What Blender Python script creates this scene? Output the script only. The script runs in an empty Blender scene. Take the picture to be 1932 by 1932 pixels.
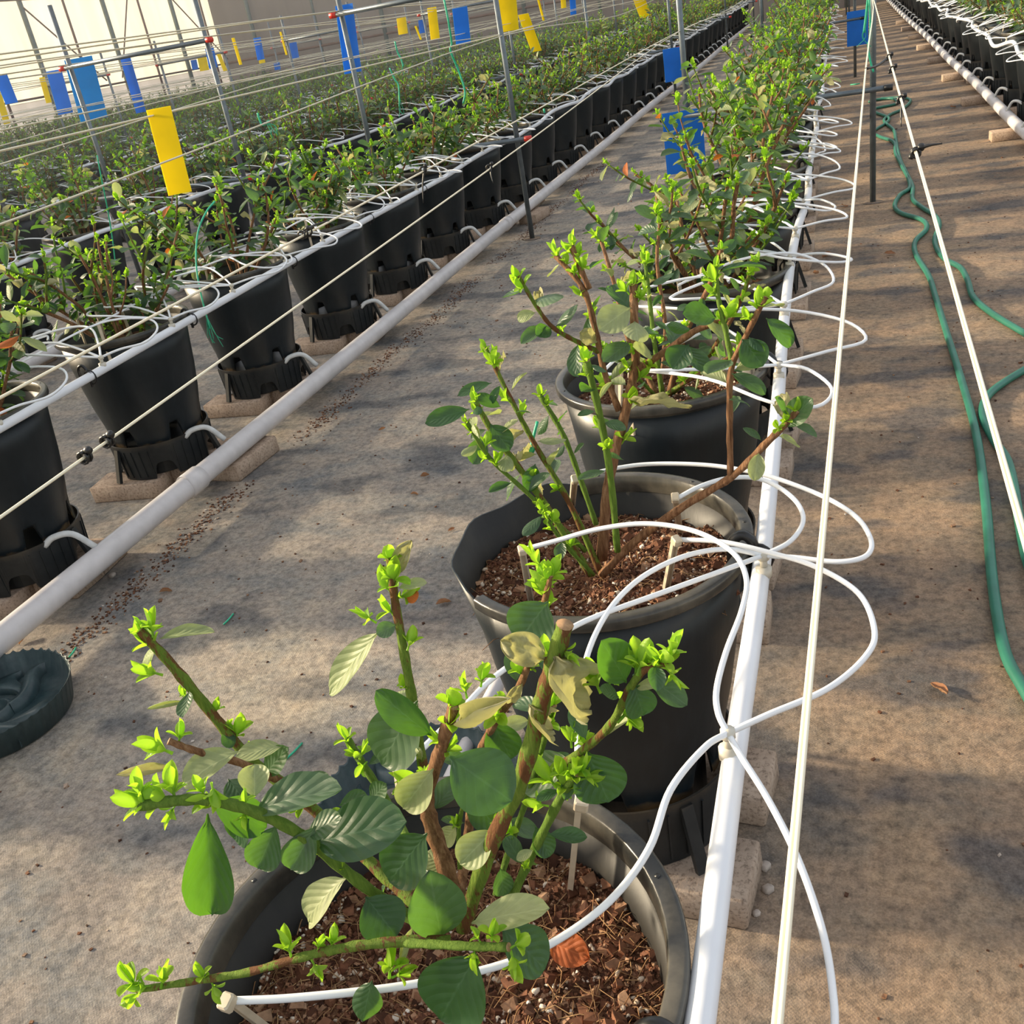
import bpy, math, random
from mathutils import Vector, Matrix, noise

# ------------------------------------------------------------------ camera, world, sun, exposure
SC = bpy.context.scene
COL = SC.collection
CAM_H = 1.143
F_PX = 1850.0
# rows: camera right, camera down, camera forward, in world axes (X across the rows, Y along them, Z up)
CR = (Vector((0.94688663, 0.27696371, -0.16339157)),
      Vector((-0.0123776, -0.4763415, -0.87917323)),
      Vector((-0.32132927, 0.83449978, -0.44761325)))
cam_d = bpy.data.cameras.new('camera')
cam_d.sensor_fit = 'HORIZONTAL'
cam_d.sensor_width = 36.0
cam_d.lens = 36.0 * F_PX / 1932.0
cam_d.clip_start = 0.02
cam_d.clip_end = 300
cam = bpy.data.objects.new('camera', cam_d)
COL.objects.link(cam)
m3 = Matrix((CR[0], -CR[1], -CR[2])).transposed()
cam.matrix_world = Matrix.Translation((0, 0, CAM_H)) @ m3.to_4x4()
SC.camera = cam

w = bpy.data.worlds.new('sky')
SC.world = w
w.use_nodes = True
bg = w.node_tree.nodes['Background']
sky = w.node_tree.nodes.new('ShaderNodeTexSky')
sky.sky_type = 'NISHITA'
sky.sun_disc = False
sky.sun_elevation = math.radians(17.8)
sky.sun_rotation = math.radians(-90)
sky.altitude = 100
sky.air_density = 1.0
sky.dust_density = 3.0
sky.ozone_density = 1.0
smix = w.node_tree.nodes.new('ShaderNodeMix')     # plastic roof film spreads the sky's blue into a warmer white
smix.data_type = 'RGBA'
smix.inputs[0].default_value = 0.62
smix.inputs[7].default_value = (2.55, 2.38, 2.15, 1)
w.node_tree.links.new(sky.outputs[0], smix.inputs[6])
w.node_tree.links.new(smix.outputs[2], bg.inputs['Color'])
bg.inputs['Strength'].default_value = 0.42

sun_d = bpy.data.lights.new('sun', 'SUN')
sun_d.energy = 8.5
sun_d.color = (1.0, 0.83, 0.58)
sun_d.angle = math.radians(3.5)
sun = bpy.data.objects.new('sun', sun_d)
COL.objects.link(sun)
SUN_EL, SUN_AZ = math.radians(17.8), math.radians(1)
sdir = Vector((math.cos(SUN_EL) * math.cos(SUN_AZ), -math.cos(SUN_EL) * math.sin(SUN_AZ), -math.sin(SUN_EL)))
sun.rotation_euler = sdir.to_track_quat('-Z', 'Y').to_euler()
sun.location = (-8, 0, 6)

SC.view_settings.view_transform = 'Standard'
SC.view_settings.look = 'None'
SC.view_settings.gamma = 1.0
SC.view_settings.exposure = 0.0
SC.view_settings.use_curve_mapping = False
SC.cycles.max_bounces = 8
SC.cycles.transparent_max_bounces = 12
SC.cycles.use_denoising = True

# ------------------------------------------------------------------ measuring helpers (pixel of the 1932 frame -> world point on a known plane)
def ray(u, v):
    return CR[0] * (u - 966) + CR[1] * (v - 966) + CR[2] * F_PX
def pz(u, v, z=0.0):
    d = ray(u, v); t = (z - CAM_H) / d.z
    return Vector((0, 0, CAM_H)) + d * t
def py(u, v, y):
    d = ray(u, v); t = y / d.y
    return Vector((0, 0, CAM_H)) + d * t
def px(u, v, x):
    d = ray(u, v); t = x / d.x
    return Vector((0, 0, CAM_H)) + d * t

# ------------------------------------------------------------------ materials
def mat(name):
    m = bpy.data.materials.new(name)
    m.use_nodes = True
    nt = m.node_tree
    for n in list(nt.nodes):
        nt.nodes.remove(n)
    out = nt.nodes.new('ShaderNodeOutputMaterial')
    return m, nt, out
def N(nt, typ, **kw):
    n = nt.nodes.new(typ)
    for k, v in kw.items():
        if k in n.inputs.keys():
            n.inputs[k].default_value = v
        else:
            setattr(n, k, v)
    return n
def ramp(nt, fac, stops):
    r = nt.nodes.new('ShaderNodeValToRGB')
    e = r.color_ramp.elements
    while len(e) < len(stops):
        e.new(0.5)
    for i, (p, c) in enumerate(stops):
        e[i].position = p
        e[i].color = (*c, 1) if len(c) == 3 else c
    nt.links.new(fac, r.inputs['Fac'])
    return r
def noise_tex(nt, scale, detail=4, rough=0.55, coord='Object', mapping=None):
    tc = nt.nodes.new('ShaderNodeTexCoord')
    n = nt.nodes.new('ShaderNodeTexNoise')
    n.inputs['Scale'].default_value = scale
    n.inputs['Detail'].default_value = detail
    n.inputs['Roughness'].default_value = rough
    if mapping:
        mp = nt.nodes.new('ShaderNodeMapping')
        mp.inputs['Scale'].default_value = mapping
        nt.links.new(tc.outputs[coord], mp.inputs['Vector'])
        nt.links.new(mp.outputs['Vector'], n.inputs['Vector'])
    else:
        nt.links.new(tc.outputs[coord], n.inputs['Vector'])
    return n
def mixc(nt, fac, a, b, blend='MIX'):
    x = nt.nodes.new('ShaderNodeMix')
    x.data_type = 'RGBA'
    x.blend_type = blend
    for s, val in ((0, fac), (6, a), (7, b)):
        if hasattr(val, 'links'):
            nt.links.new(val, x.inputs[s])
        elif s == 0:
            x.inputs[s].default_value = val
        else:
            x.inputs[s].default_value = (*val, 1)
    return x.outputs[2]
def math_n(nt, op, a, b=None):
    x = nt.nodes.new('ShaderNodeMath')
    x.operation = op
    for i, val in enumerate((a, b)):
        if val is None:
            continue
        if hasattr(val, 'links'):
            nt.links.new(val, x.inputs[i])
        else:
            x.inputs[i].default_value = val
    return x.outputs[0]
def bump(nt, height, strength=0.3, dist=0.01):
    b = nt.nodes.new('ShaderNodeBump')
    b.inputs['Strength'].default_value = strength
    b.inputs['Distance'].default_value = dist
    nt.links.new(height, b.inputs['Height'])
    return b.outputs['Normal']
def principled(nt, out, color, rough=0.5, normal=None, spec=0.5, **kw):
    p = nt.nodes.new('ShaderNodeBsdfPrincipled')
    if hasattr(color, 'links'):
        nt.links.new(color, p.inputs['Base Color'])
    else:
        p.inputs['Base Color'].default_value = (*color, 1)
    if hasattr(rough, 'links'):
        nt.links.new(rough, p.inputs['Roughness'])
    else:
        p.inputs['Roughness'].default_value = rough
    p.inputs['Specular IOR Level'].default_value = spec
    if normal is not None:
        nt.links.new(normal, p.inputs['Normal'])
    for k, v in kw.items():
        p.inputs[k].default_value = v
    if out is not None:
        nt.links.new(p.outputs[0], out.inputs['Surface'])
    return p

def simple(name, color, rough=0.5, var=0.12, scale=30, spec=0.5, bmp=0.0, **kw):
    m, nt, out = mat(name)
    n = noise_tex(nt, scale, 4)
    dark = tuple(c * (1 - var) for c in color)
    lite = tuple(min(1, c * (1 + var)) for c in color)
    r = ramp(nt, n.outputs['Fac'], [(0.3, dark), (0.7, lite)])
    nrm = bump(nt, n.outputs['Fac'], bmp, 0.004) if bmp else None
    principled(nt, out, r.outputs['Color'], rough, nrm, spec, **kw)
    return m

def floor_mat():
    m, nt, out = mat('ground_cover_fabric')
    tc = nt.nodes.new('ShaderNodeTexCoord')
    sep = nt.nodes.new('ShaderNodeSeparateXYZ')
    nt.links.new(tc.outputs['Object'], sep.inputs[0])
    big = noise_tex(nt, 1.6, 5, 0.6, mapping=(1.3, 0.8, 1))
    mid = noise_tex(nt, 5.0, 6, 0.65, mapping=(1.0, 1.5, 1))
    fine = noise_tex(nt, 60, 6, 0.7)
    grain = noise_tex(nt, 260, 3, 0.7)
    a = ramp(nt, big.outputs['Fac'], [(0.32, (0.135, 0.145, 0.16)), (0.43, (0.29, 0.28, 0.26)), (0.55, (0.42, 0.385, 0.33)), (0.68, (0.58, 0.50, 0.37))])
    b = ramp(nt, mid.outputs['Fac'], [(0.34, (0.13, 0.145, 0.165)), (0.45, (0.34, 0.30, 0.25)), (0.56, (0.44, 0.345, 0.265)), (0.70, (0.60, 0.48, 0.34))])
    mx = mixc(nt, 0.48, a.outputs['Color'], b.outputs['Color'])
    # right-hand walkway is dirtier and browner than the left-hand one
    side = nt.nodes.new('ShaderNodeMapRange')
    side.inputs['From Min'].default_value = -0.55
    side.inputs['From Max'].default_value = 0.05
    nt.links.new(sep.outputs['X'], side.inputs['Value'])
    brown = mixc(nt, 1.0, mx, (0.92, 0.76, 0.62), 'MULTIPLY')
    mx = mixc(nt, side.outputs[0], mx, brown)
    stain = noise_tex(nt, 3.1, 3, 0.5, mapping=(1, 1.7, 1))
    st = ramp(nt, stain.outputs['Fac'], [(0.53, (0, 0, 0)), (0.62, (1, 1, 1))])
    stm = math_n(nt, 'MULTIPLY', st.outputs['Color'], 0.62)
    mx = mixc(nt, stm, mx, (0.075, 0.088, 0.105))
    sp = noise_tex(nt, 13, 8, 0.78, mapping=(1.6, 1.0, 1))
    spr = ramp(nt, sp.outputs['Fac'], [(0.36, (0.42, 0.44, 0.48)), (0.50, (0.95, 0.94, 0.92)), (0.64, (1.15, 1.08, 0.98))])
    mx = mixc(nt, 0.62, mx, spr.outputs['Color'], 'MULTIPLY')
    mx = mixc(nt, 1.0, mx, (0.87, 0.875, 0.885), 'MULTIPLY')
    f = ramp(nt, fine.outputs['Fac'], [(0.32, (0.40, 0.40, 0.41)), (0.58, (1.12, 1.12, 1.12))])
    mx = mixc(nt, 0.75, mx, f.outputs['Color'], 'MULTIPLY')
    g = ramp(nt, grain.outputs['Fac'], [(0.30, (0.62, 0.62, 0.62)), (0.62, (1.15, 1.15, 1.15))])
    mx = mixc(nt, 0.7, mx, g.outputs['Color'], 'MULTIPLY')
    # woven tape grid of the fabric
    wx = math_n(nt, 'SINE', math_n(nt, 'MULTIPLY', sep.outputs['X'], 1200.0))
    wy = math_n(nt, 'SINE', math_n(nt, 'MULTIPLY', sep.outputs['Y'], 1200.0))
    wv = math_n(nt, 'MULTIPLY', wx, wy)
    hgt = math_n(nt, 'ADD', math_n(nt, 'MULTIPLY', wv, 0.05), fine.outputs['Fac'])
    hgt = math_n(nt, 'ADD', hgt, math_n(nt, 'MULTIPLY', grain.outputs['Fac'], 0.5))
    principled(nt, out, mx, 0.85, bump(nt, hgt, 0.45, 0.004), 0.25)
    return m

def pot_mat(name, dust, base=(0.017, 0.021, 0.024), rough=0.42, band=False):
    m, nt, out = mat(name)
    n = noise_tex(nt, 9, 6, 0.65)
    n2 = noise_tex(nt, 70, 4, 0.6, mapping=(1, 1, 0.25))
    r = ramp(nt, n.outputs['Fac'], [(0.35, base), (0.75, dust)])
    r2 = ramp(nt, n2.outputs['Fac'], [(0.35, (0.75, 0.75, 0.75)), (0.75, (1.5, 1.45, 1.35))])
    c = mixc(nt, 0.6, r.outputs['Color'], r2.outputs['Color'], 'MULTIPLY')
    if band:
        tc = nt.nodes.new('ShaderNodeTexCoord')
        sep = nt.nodes.new('ShaderNodeSeparateXYZ')
        nt.links.new(tc.outputs['Object'], sep.inputs[0])
        mr = nt.nodes.new('ShaderNodeMapRange')
        mr.inputs['From Min'].default_value = 0.116
        mr.inputs['From Max'].default_value = 0.098
        n3 = noise_tex(nt, 16, 4, 0.6)
        nt.links.new(math_n(nt, 'ADD', sep.outputs['Z'], math_n(nt, 'MULTIPLY', math_n(nt, 'SUBTRACT', n3.outputs['Fac'], 0.5), 0.07)), mr.inputs['Value'])
        c = mixc(nt, math_n(nt, 'MULTIPLY', mr.outputs[0], 0.75), c, (0.24, 0.15, 0.065))
    principled(nt, out, c, rough, bump(nt, n2.outputs['Fac'], 0.12, 0.003), 0.42)
    return m

def edge_dirty_mat():
    # pot base: black plastic with rusty brown scale along its upper edge
    m, nt, out = mat('base_plastic')
    tc = nt.nodes.new('ShaderNodeTexCoord')
    sep = nt.nodes.new('ShaderNodeSeparateXYZ')
    nt.links.new(tc.outputs['Object'], sep.inputs[0])
    n = noise_tex(nt, 22, 5, 0.65)
    mr = nt.nodes.new('ShaderNodeMapRange')
    mr.inputs['From Min'].default_value = 0.098
    mr.inputs['From Max'].default_value = 0.120
    nt.links.new(math_n(nt, 'ADD', sep.outputs['Z'], math_n(nt, 'MULTIPLY', math_n(nt, 'SUBTRACT', n.outputs['Fac'], 0.5), 0.04)), mr.inputs['Value'])
    r = ramp(nt, n.outputs['Fac'], [(0.35, (0.009, 0.012, 0.014)), (0.8, (0.024, 0.027, 0.028))])
    c = mixc(nt, math_n(nt, 'MULTIPLY', mr.outputs[0], 0.35), r.outputs['Color'], (0.10, 0.07, 0.038))
    principled(nt, out, c, 0.45, bump(nt, n.outputs['Fac'], 0.15, 0.003), 0.4)
    return m

def soil_mat(name, cols, scale=60):
    m, nt, out = mat(name)
    n = noise_tex(nt, scale, 6, 0.75)
    r = ramp(nt, n.outputs['Fac'], cols)
    principled(nt, out, r.outputs['Color'], 0.9, bump(nt, n.outputs['Fac'], 0.8, 0.01), 0.15)
    return m

def rnd_mat(name, stops, rough=0.8, spec=0.2, scale=90, mulvar=0.35):
    # pieces of one kind, each a little different (per-island random)
    m, nt, out = mat(name)
    g = nt.nodes.new('ShaderNodeNewGeometry')
    r = ramp(nt, g.outputs['Random Per Island'], stops)
    n = noise_tex(nt, scale, 4, 0.6)
    r2 = ramp(nt, n.outputs['Fac'], [(0.3, (1 - mulvar,) * 3), (0.7, (1 + mulvar,) * 3)])
    c = mixc(nt, 1.0, r.outputs['Color'], r2.outputs['Color'], 'MULTIPLY')
    principled(nt, out, c, rough, bump(nt, n.outputs['Fac'], 0.3, 0.003), spec)
    return m

def leaf_mat(name, top, top2, under, trans, tfac=0.45, rough=0.45, veins=True, island=False, spot=None, spotamt=0.55, vein_col=None):
    m, nt, out = mat(name)
    if island:
        g = nt.nodes.new('ShaderNodeNewGeometry')
        rv = g.outputs['Random Per Island']
    else:
        oi = nt.nodes.new('ShaderNodeObjectInfo')
        rv = oi.outputs['Random']
    r = ramp(nt, rv, [(0.0, top), (1.0, top2)])
    n = noise_tex(nt, 4.0, 4, 0.6)
    r2 = ramp(nt, n.outputs['Fac'], [(0.3, (0.8, 0.8, 0.8)), (0.7, (1.2, 1.2, 1.2))])
    c = mixc(nt, 0.7, r.outputs['Color'], r2.outputs['Color'], 'MULTIPLY')
    hgt = n.outputs['Fac']
    if spot:
        n3 = noise_tex(nt, 2.2, 5, 0.7)
        sp = ramp(nt, n3.outputs['Fac'], [(spotamt, (0, 0, 0)), (spotamt + 0.1, (1, 1, 1))])
        c = mixc(nt, sp.outputs['Color'], c, spot)
    if veins:
        uv = nt.nodes.new('ShaderNodeUVMap')
        s = nt.nodes.new('ShaderNodeSeparateXYZ')
        nt.links.new(uv.outputs[0], s.inputs[0])
        au = math_n(nt, 'ABSOLUTE', math_n(nt, 'SUBTRACT', s.outputs['X'], 0.5))
        mid = math_n(nt, 'LESS_THAN', au, 0.018)
        ph = math_n(nt, 'SUBTRACT', math_n(nt, 'MULTIPLY', s.outputs['Y'], 6.5), math_n(nt, 'MULTIPLY', math_n(nt, 'POWER', au, 0.85), 4.2))
        fr = math_n(nt, 'ABSOLUTE', math_n(nt, 'SUBTRACT', math_n(nt, 'FRACT', ph), 0.5))
        sv = math_n(nt, 'LESS_THAN', fr, 0.035)
        vein = math_n(nt, 'MAXIMUM', mid, math_n(nt, 'MULTIPLY', sv, 0.55))
        c = mixc(nt, math_n(nt, 'MULTIPLY', vein, 0.24), c, vein_col or tuple(min(1, x * 1.9 + 0.03) for x in top2))
        pill = math_n(nt, 'MULTIPLY', math_n(nt, 'SMOOTH_MIN', fr, 0.35), 1.4)
        hgt = math_n(nt, 'ADD', math_n(nt, 'SUBTRACT', pill, math_n(nt, 'MULTIPLY', mid, 0.6)), math_n(nt, 'MULTIPLY', n.outputs['Fac'], 0.35))
    gm = nt.nodes.new('ShaderNodeNewGeometry')
    c2 = mixc(nt, gm.outputs['Backfacing'], c, under)
    nrm = bump(nt, hgt, 0.22, 0.006)
    p = principled(nt, None, c2, rough, nrm, 0.35)
    t = nt.nodes.new('ShaderNodeBsdfTranslucent')
    tcol = mixc(nt, 0.7, trans, c, 'MIX') if False else mixc(nt, 0.35, trans, r2.outputs['Color'], 'MULTIPLY')
    nt.links.new(tcol, t.inputs['Color'])
    mx = nt.nodes.new('ShaderNodeMixShader')
    mx.inputs[0].default_value = tfac
    nt.links.new(p.outputs[0], mx.inputs[1])
    nt.links.new(t.outputs[0], mx.inputs[2])
    nt.links.new(mx.outputs[0], out.inputs['Surface'])
    return m

def bark_mat(name, c1, c2, c3, patch=None, patch_at=0.56):
    m, nt, out = mat(name)
    n = noise_tex(nt, 45, 6, 0.7, coord='Object', mapping=(6, 6, 0.55))
    r = ramp(nt, n.outputs['Fac'], [(0.30, c1), (0.5, c2), (0.72, c3)])
    c = r.outputs['Color']
    if patch:
        n2 = noise_tex(nt, 26, 5, 0.7, mapping=(2.6, 2.6, 0.7))
        k = ramp(nt, n2.outputs['Fac'], [(patch_at, (0, 0, 0)), (patch_at + 0.05, (1, 1, 1))])
        c = mixc(nt, k.outputs['Color'], c, patch)
    principled(nt, out, c, 0.75, bump(nt, n.outputs['Fac'], 0.9, 0.006), 0.2)
    return m

def film_mat(name, col, tfac=0.75, transp=0.0):
    m, nt, out = mat(name)
    n = noise_tex(nt, 0.7, 4, 0.5, mapping=(1, 1, 0.3))
    n2 = noise_tex(nt, 3.0, 3, 0.5, mapping=(1, 1, 0.15))
    r = ramp(nt, n.outputs['Fac'], [(0.35, tuple(c * 0.86 for c in col)), (0.65, col)])
    r2 = ramp(nt, n2.outputs['Fac'], [(0.4, (0.88,) * 3), (0.6, (1.0,) * 3)])
    c = mixc(nt, 1.0, r.outputs['Color'], r2.outputs['Color'], 'MULTIPLY')
    p = principled(nt, None, c, 0.5, bump(nt, n2.outputs['Fac'], 0.3, 0.05), 0.3)
    t = nt.nodes.new('ShaderNodeBsdfTranslucent')
    nt.links.new(c, t.inputs['Color'])
    mx = nt.nodes.new('ShaderNodeMixShader')
    mx.inputs[0].default_value = tfac
    nt.links.new(p.outputs[0], mx.inputs[1])
    nt.links.new(t.outputs[0], mx.inputs[2])
    nt.links.new(mx.outputs[0], out.inputs['Surface'])
    return m

def brick_mat():
    m, nt, out = mat('fire_brick')
    n = noise_tex(nt, 18, 5, 0.6)
    n2 = noise_tex(nt, 140, 4, 0.7)
    r = ramp(nt, n.outputs['Fac'], [(0.3, (0.36, 0.27, 0.20)), (0.55, (0.47, 0.365, 0.275)), (0.75, (0.57, 0.46, 0.36))])
    pore = ramp(nt, n2.outputs['Fac'], [(0.33, (0.30, 0.28, 0.27)), (0.50, (1, 1, 1))])
    oi = nt.nodes.new('ShaderNodeObjectInfo')
    rr = ramp(nt, oi.outputs['Random'], [(0, (0.85, 0.85, 0.87)), (1, (1.08, 1.03, 1.0))])
    c = mixc(nt, 0.75, r.outputs['Color'], pore.outputs['Color'], 'MULTIPLY')
    c = mixc(nt, 1.0, c, rr.outputs['Color'], 'MULTIPLY')
    principled(nt, out, c, 0.9, bump(nt, n2.outputs['Fac'], 0.5, 0.004), 0.15)
    return m

M = {}
M['floor'] = floor_mat()
M['pot'] = pot_mat('pot_plastic', (0.011, 0.0165, 0.021), (0.0045, 0.0085, 0.0115), band=True)
M['rim'] = pot_mat('rim_plastic', (0.115, 0.105, 0.086), (0.016, 0.0175, 0.018), 0.30)
M['inside'] = pot_mat('inner_plastic', (0.022, 0.019, 0.015), (0.0045, 0.0045, 0.0045), 0.5)
M['base'] = edge_dirty_mat()
M['soil'] = soil_mat('coco_soil', [(0.30, (0.035, 0.016, 0.009)), (0.48, (0.13, 0.062, 0.035)), (0.66, (0.24, 0.125, 0.07))])
M['chips'] = rnd_mat('coco_chips', [(0.0, (0.035, 0.014, 0.008)), (0.4, (0.13, 0.052, 0.028)), (0.8, (0.235, 0.108, 0.060)), (1.0, (0.38, 0.235, 0.145))])
M['perlite'] = rnd_mat('perlite', [(0, (0.42, 0.31, 0.22)), (0.5, (0.60, 0.50, 0.40)), (1, (0.80, 0.73, 0.64))], mulvar=0.2)
M['fibre'] = rnd_mat('coco_fibre', [(0, (0.22, 0.11, 0.05)), (1, (0.42, 0.26, 0.13))])
M['leaf'] = leaf_mat('leaf_mature', (0.050, 0.095, 0.060), (0.100, 0.150, 0.095), (0.16, 0.22, 0.13), (0.15, 0.35, 0.025), 0.36, 0.40)
M['leaf_dark'] = leaf_mat('leaf_dark', (0.028, 0.064, 0.040), (0.052, 0.102, 0.060), (0.13, 0.20, 0.10), (0.13, 0.34, 0.012), 0.38, 0.36)
M['leaf_pale'] = leaf_mat('leaf_pale', (0.27, 0.33, 0.16), (0.36, 0.40, 0.22), (0.36, 0.41, 0.24), (0.42, 0.50, 0.12), 0.38, 0.5)
M['leaf_dry'] = leaf_mat('leaf_dry', (0.34, 0.33, 0.18), (0.40, 0.37, 0.20), (0.42, 0.41, 0.26), (0.50, 0.48, 0.16), 0.38, 0.6, spot=(0.30, 0.14, 0.07), spotamt=0.62)
M['leaf_red'] = leaf_mat('leaf_red', (0.42, 0.10, 0.03), (0.50, 0.16, 0.05), (0.42, 0.14, 0.05), (0.70, 0.22, 0.03), 0.4, 0.6)
M['leaf_mix'] = leaf_mat('leaf_mixed', (0.034, 0.074, 0.048), (0.10, 0.150, 0.098), (0.18, 0.24, 0.14), (0.15, 0.29, 0.04), 0.32, 0.40, veins=False, island=True)
M['sprout'] = leaf_mat('sprout', (0.17, 0.36, 0.035), (0.34, 0.50, 0.06), (0.32, 0.48, 0.06), (0.43, 0.74, 0.03), 0.55, 0.4, veins=False, island=True)
M['bark'] = bark_mat('cane_bark', (0.10, 0.043, 0.021), (0.27, 0.135, 0.066), (0.45, 0.27, 0.15))
M['cane_green'] = bark_mat('cane_green', (0.085, 0.16, 0.022), (0.13, 0.225, 0.03), (0.20, 0.30, 0.05))
M['cane_mottled'] = bark_mat('cane_mottled', (0.10, 0.17, 0.022), (0.15, 0.235, 0.03), (0.23, 0.30, 0.05), patch=(0.17, 0.075, 0.03), patch_at=0.50)
M['cut'] = simple('cut_wood', (0.33, 0.20, 0.10), 0.8, 0.3, 300)
M['pvc'] = simple('white_pipe', (0.74, 0.76, 0.80), 0.33, 0.05, 14)
M['drain'] = simple('drain_pipe_pvc', (0.62, 0.59, 0.585), 0.4, 0.10, 18)
M['tube'] = simple('white_tube', (0.80, 0.82, 0.84), 0.35, 0.04, 30)
M['stake'] = simple('stake_plastic', (0.66, 0.56, 0.42), 0.4, 0.12, 60, **{'Transmission Weight': 0.15})
M['valve'] = simple('valve_plastic', (0.60, 0.56, 0.47), 0.4, 0.08, 60)
M['hose_clear'] = simple('clear_hose', (0.62, 0.63, 0.62), 0.25, 0.10, 40)
M['black'] = simple('black_plastic', (0.012, 0.012, 0.013), 0.35, 0.2, 60)
M['wire'] = simple('plastic_wire', (0.80, 0.74, 0.57), 0.35, 0.05, 60)
M['steel'] = simple('galvanised_steel', (0.15, 0.175, 0.19), 0.42, 0.18, 25, Metallic=0.55)
M['steel_green'] = simple('painted_steel', (0.10, 0.135, 0.125), 0.5, 0.15, 12)
M['steel_brown'] = simple('rusty_tube', (0.13, 0.075, 0.06), 0.6, 0.2, 12)
M['red'] = simple('red_cap', (0.60, 0.035, 0.02), 0.35, 0.1, 40)
M['blue_card'] = leaf_mat('blue_card', (0.022, 0.20, 0.62), (0.028, 0.22, 0.66), (0.024, 0.21, 0.64), (0.03, 0.36, 0.98), 0.35, 0.4, veins=False)
M['cyan_card'] = leaf_mat('cyan_card', (0.010, 0.27, 0.62), (0.012, 0.28, 0.64), (0.010, 0.27, 0.62), (0.01, 0.42, 0.85), 0.35, 0.4, veins=False)
M['yellow_card'] = leaf_mat('yellow_card', (0.84, 0.66, 0.004), (0.86, 0.68, 0.005), (0.84, 0.66, 0.004), (0.95, 0.80, 0.005), 0.42, 0.4, veins=False, spot=(0.55, 0.33, 0.005), spotamt=0.68)
M['twine'] = simple('green_twine', (0.03, 0.42, 0.24), 0.5, 0.2, 60)
M['hose'] = simple('green_hose', (0.022, 0.155, 0.105), 0.45, 0.18, 14)
M['tray'] = pot_mat('tray_plastic', (0.075, 0.105, 0.11), (0.012, 0.036, 0.043), 0.38)
M['brick'] = brick_mat()
M['film'] = film_mat('greenhouse_film', (0.80, 0.76, 0.64), 0.5)
M['film_shade_tint'] = film_mat('shaded_film', (0.20, 0.175, 0.155), 0.5)  # end wall film, its lack of sun darkened into the colour
M['knee'] = film_mat('knee_sheet', (0.50, 0.49, 0.50), 0.35)
M['dead'] = leaf_mat('dead_leaf', (0.30, 0.13, 0.06), (0.42, 0.22, 0.12), (0.36, 0.20, 0.11), (0.4, 0.2, 0.08), 0.25, 0.7)
M['crumb'] = rnd_mat('floor_crumb', [(0.0, (0.05, 0.025, 0.016)), (0.6, (0.17, 0.075, 0.04)), (0.85, (0.25, 0.15, 0.09)), (1.0, (0.55, 0.5, 0.44))])
M['pebble'] = simple('pebble_stone', (0.42, 0.36, 0.31), 0.8, 0.25, 60)

# ------------------------------------------------------------------ mesh helpers
class MB:
    """collects vertices and faces of one mesh"""
    def __init__(s):
        s.v, s.f, s.uv, s.mi = [], [], None, []
    def add(s, vs, fs, mi=0):
        o = len(s.v)
        s.v.extend(vs)
        s.f.extend(tuple(i + o for i in f) for f in fs)
        s.mi.extend([mi] * len(fs))
    def mesh(s, name, mats, smooth=True):
        me = bpy.data.meshes.new(name)
        me.from_pydata([tuple(x) for x in s.v], [], s.f)
        for m in (mats if isinstance(mats, (list, tuple)) else [mats]):
            me.materials.append(m)
        if any(s.mi):
            me.polygons.foreach_set('material_index', s.mi)
        if smooth:
            me.polygons.foreach_set('use_smooth', [True] * len(s.f))
        me.update()
        return me

def link(name, data, parent=None, M4=None):
    o = bpy.data.objects.new(name, data)
    COL.objects.link(o)
    if parent is not None:
        o.parent = parent
    if M4 is not None:
        o.matrix_local = M4
    return o
def empty(name, loc):
    o = bpy.data.objects.new(name, None)
    o.empty_display_size = 0.05
    COL.objects.link(o)
    o.location = loc
    return o
def tag(o, label, cat, group=None, kind=None):
    o['label'] = label
    o['category'] = cat
    if group: o['group'] = group
    if kind: o['kind'] = kind
    return o

def catmull(pts, n=6):
    pts = [Vector(p) for p in pts]
    if len(pts) < 3:
        return pts
    out = []
    P = [pts[0] * 2 - pts[1]] + pts + [pts[-1] * 2 - pts[-2]]
    for i in range(1, len(P) - 2):
        a, b, c, d = P[i - 1], P[i], P[i + 1], P[i + 2]
        for k in range(n):
            t = k / n
            out.append(0.5 * ((2 * b) + (c - a) * t + (2 * a - 5 * b + 4 * c - d) * t * t + (3 * b - a - 3 * c + d) * t ** 3))
    out.append(pts[-1])
    return out

def tube(mb, pts, r, seg=8, cap=True, mi=0, capmi=None, wob=0.0):
    """sweeps a circle of radius r (number or list) along pts"""
    pts = [Vector(p) for p in pts]
    n = len(pts)
    rad = r if isinstance(r, (list, tuple)) else [r] * n
    if len(rad) != n:
        rad = [rad[0] + (rad[-1] - rad[0]) * i / (n - 1) for i in range(n)]
    t = (pts[1] - pts[0]).normalized()
    u = t.cross(Vector((0, 0, 1)))
    if u.length < 0.1:
        u = t.cross(Vector((0, 1, 0)))
    u.normalize()
    vs, fs = [], []
    for i in range(n):
        a = pts[max(0, i - 1)]; b = pts[min(n - 1, i + 1)]
        t = (b - a).normalized()
        u = (u - t * u.dot(t)).normalized()
        w_ = t.cross(u)
        for k in range(seg):
            an = 2 * math.pi * k / seg
            rr = rad[i] * (1 + (random.uniform(-wob, wob) if wob else 0))
            vs.append(pts[i] + (u * math.cos(an) + w_ * math.sin(an)) * rr)
    for i in range(n - 1):
        for k in range(seg):
            k2 = (k + 1) % seg
            fs.append((i * seg + k, i * seg + k2, (i + 1) * seg + k2, (i + 1) * seg + k))
    mb.add(vs, fs, mi)
    if cap:
        o = len(mb.v) - n * seg
        mb.f.append(tuple(o + k for k in reversed(range(seg)))); mb.mi.append(mi)
        mb.f.append(tuple(o + (n - 1) * seg + k for k in range(seg))); mb.mi.append(mi if capmi is None else capmi)

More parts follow.
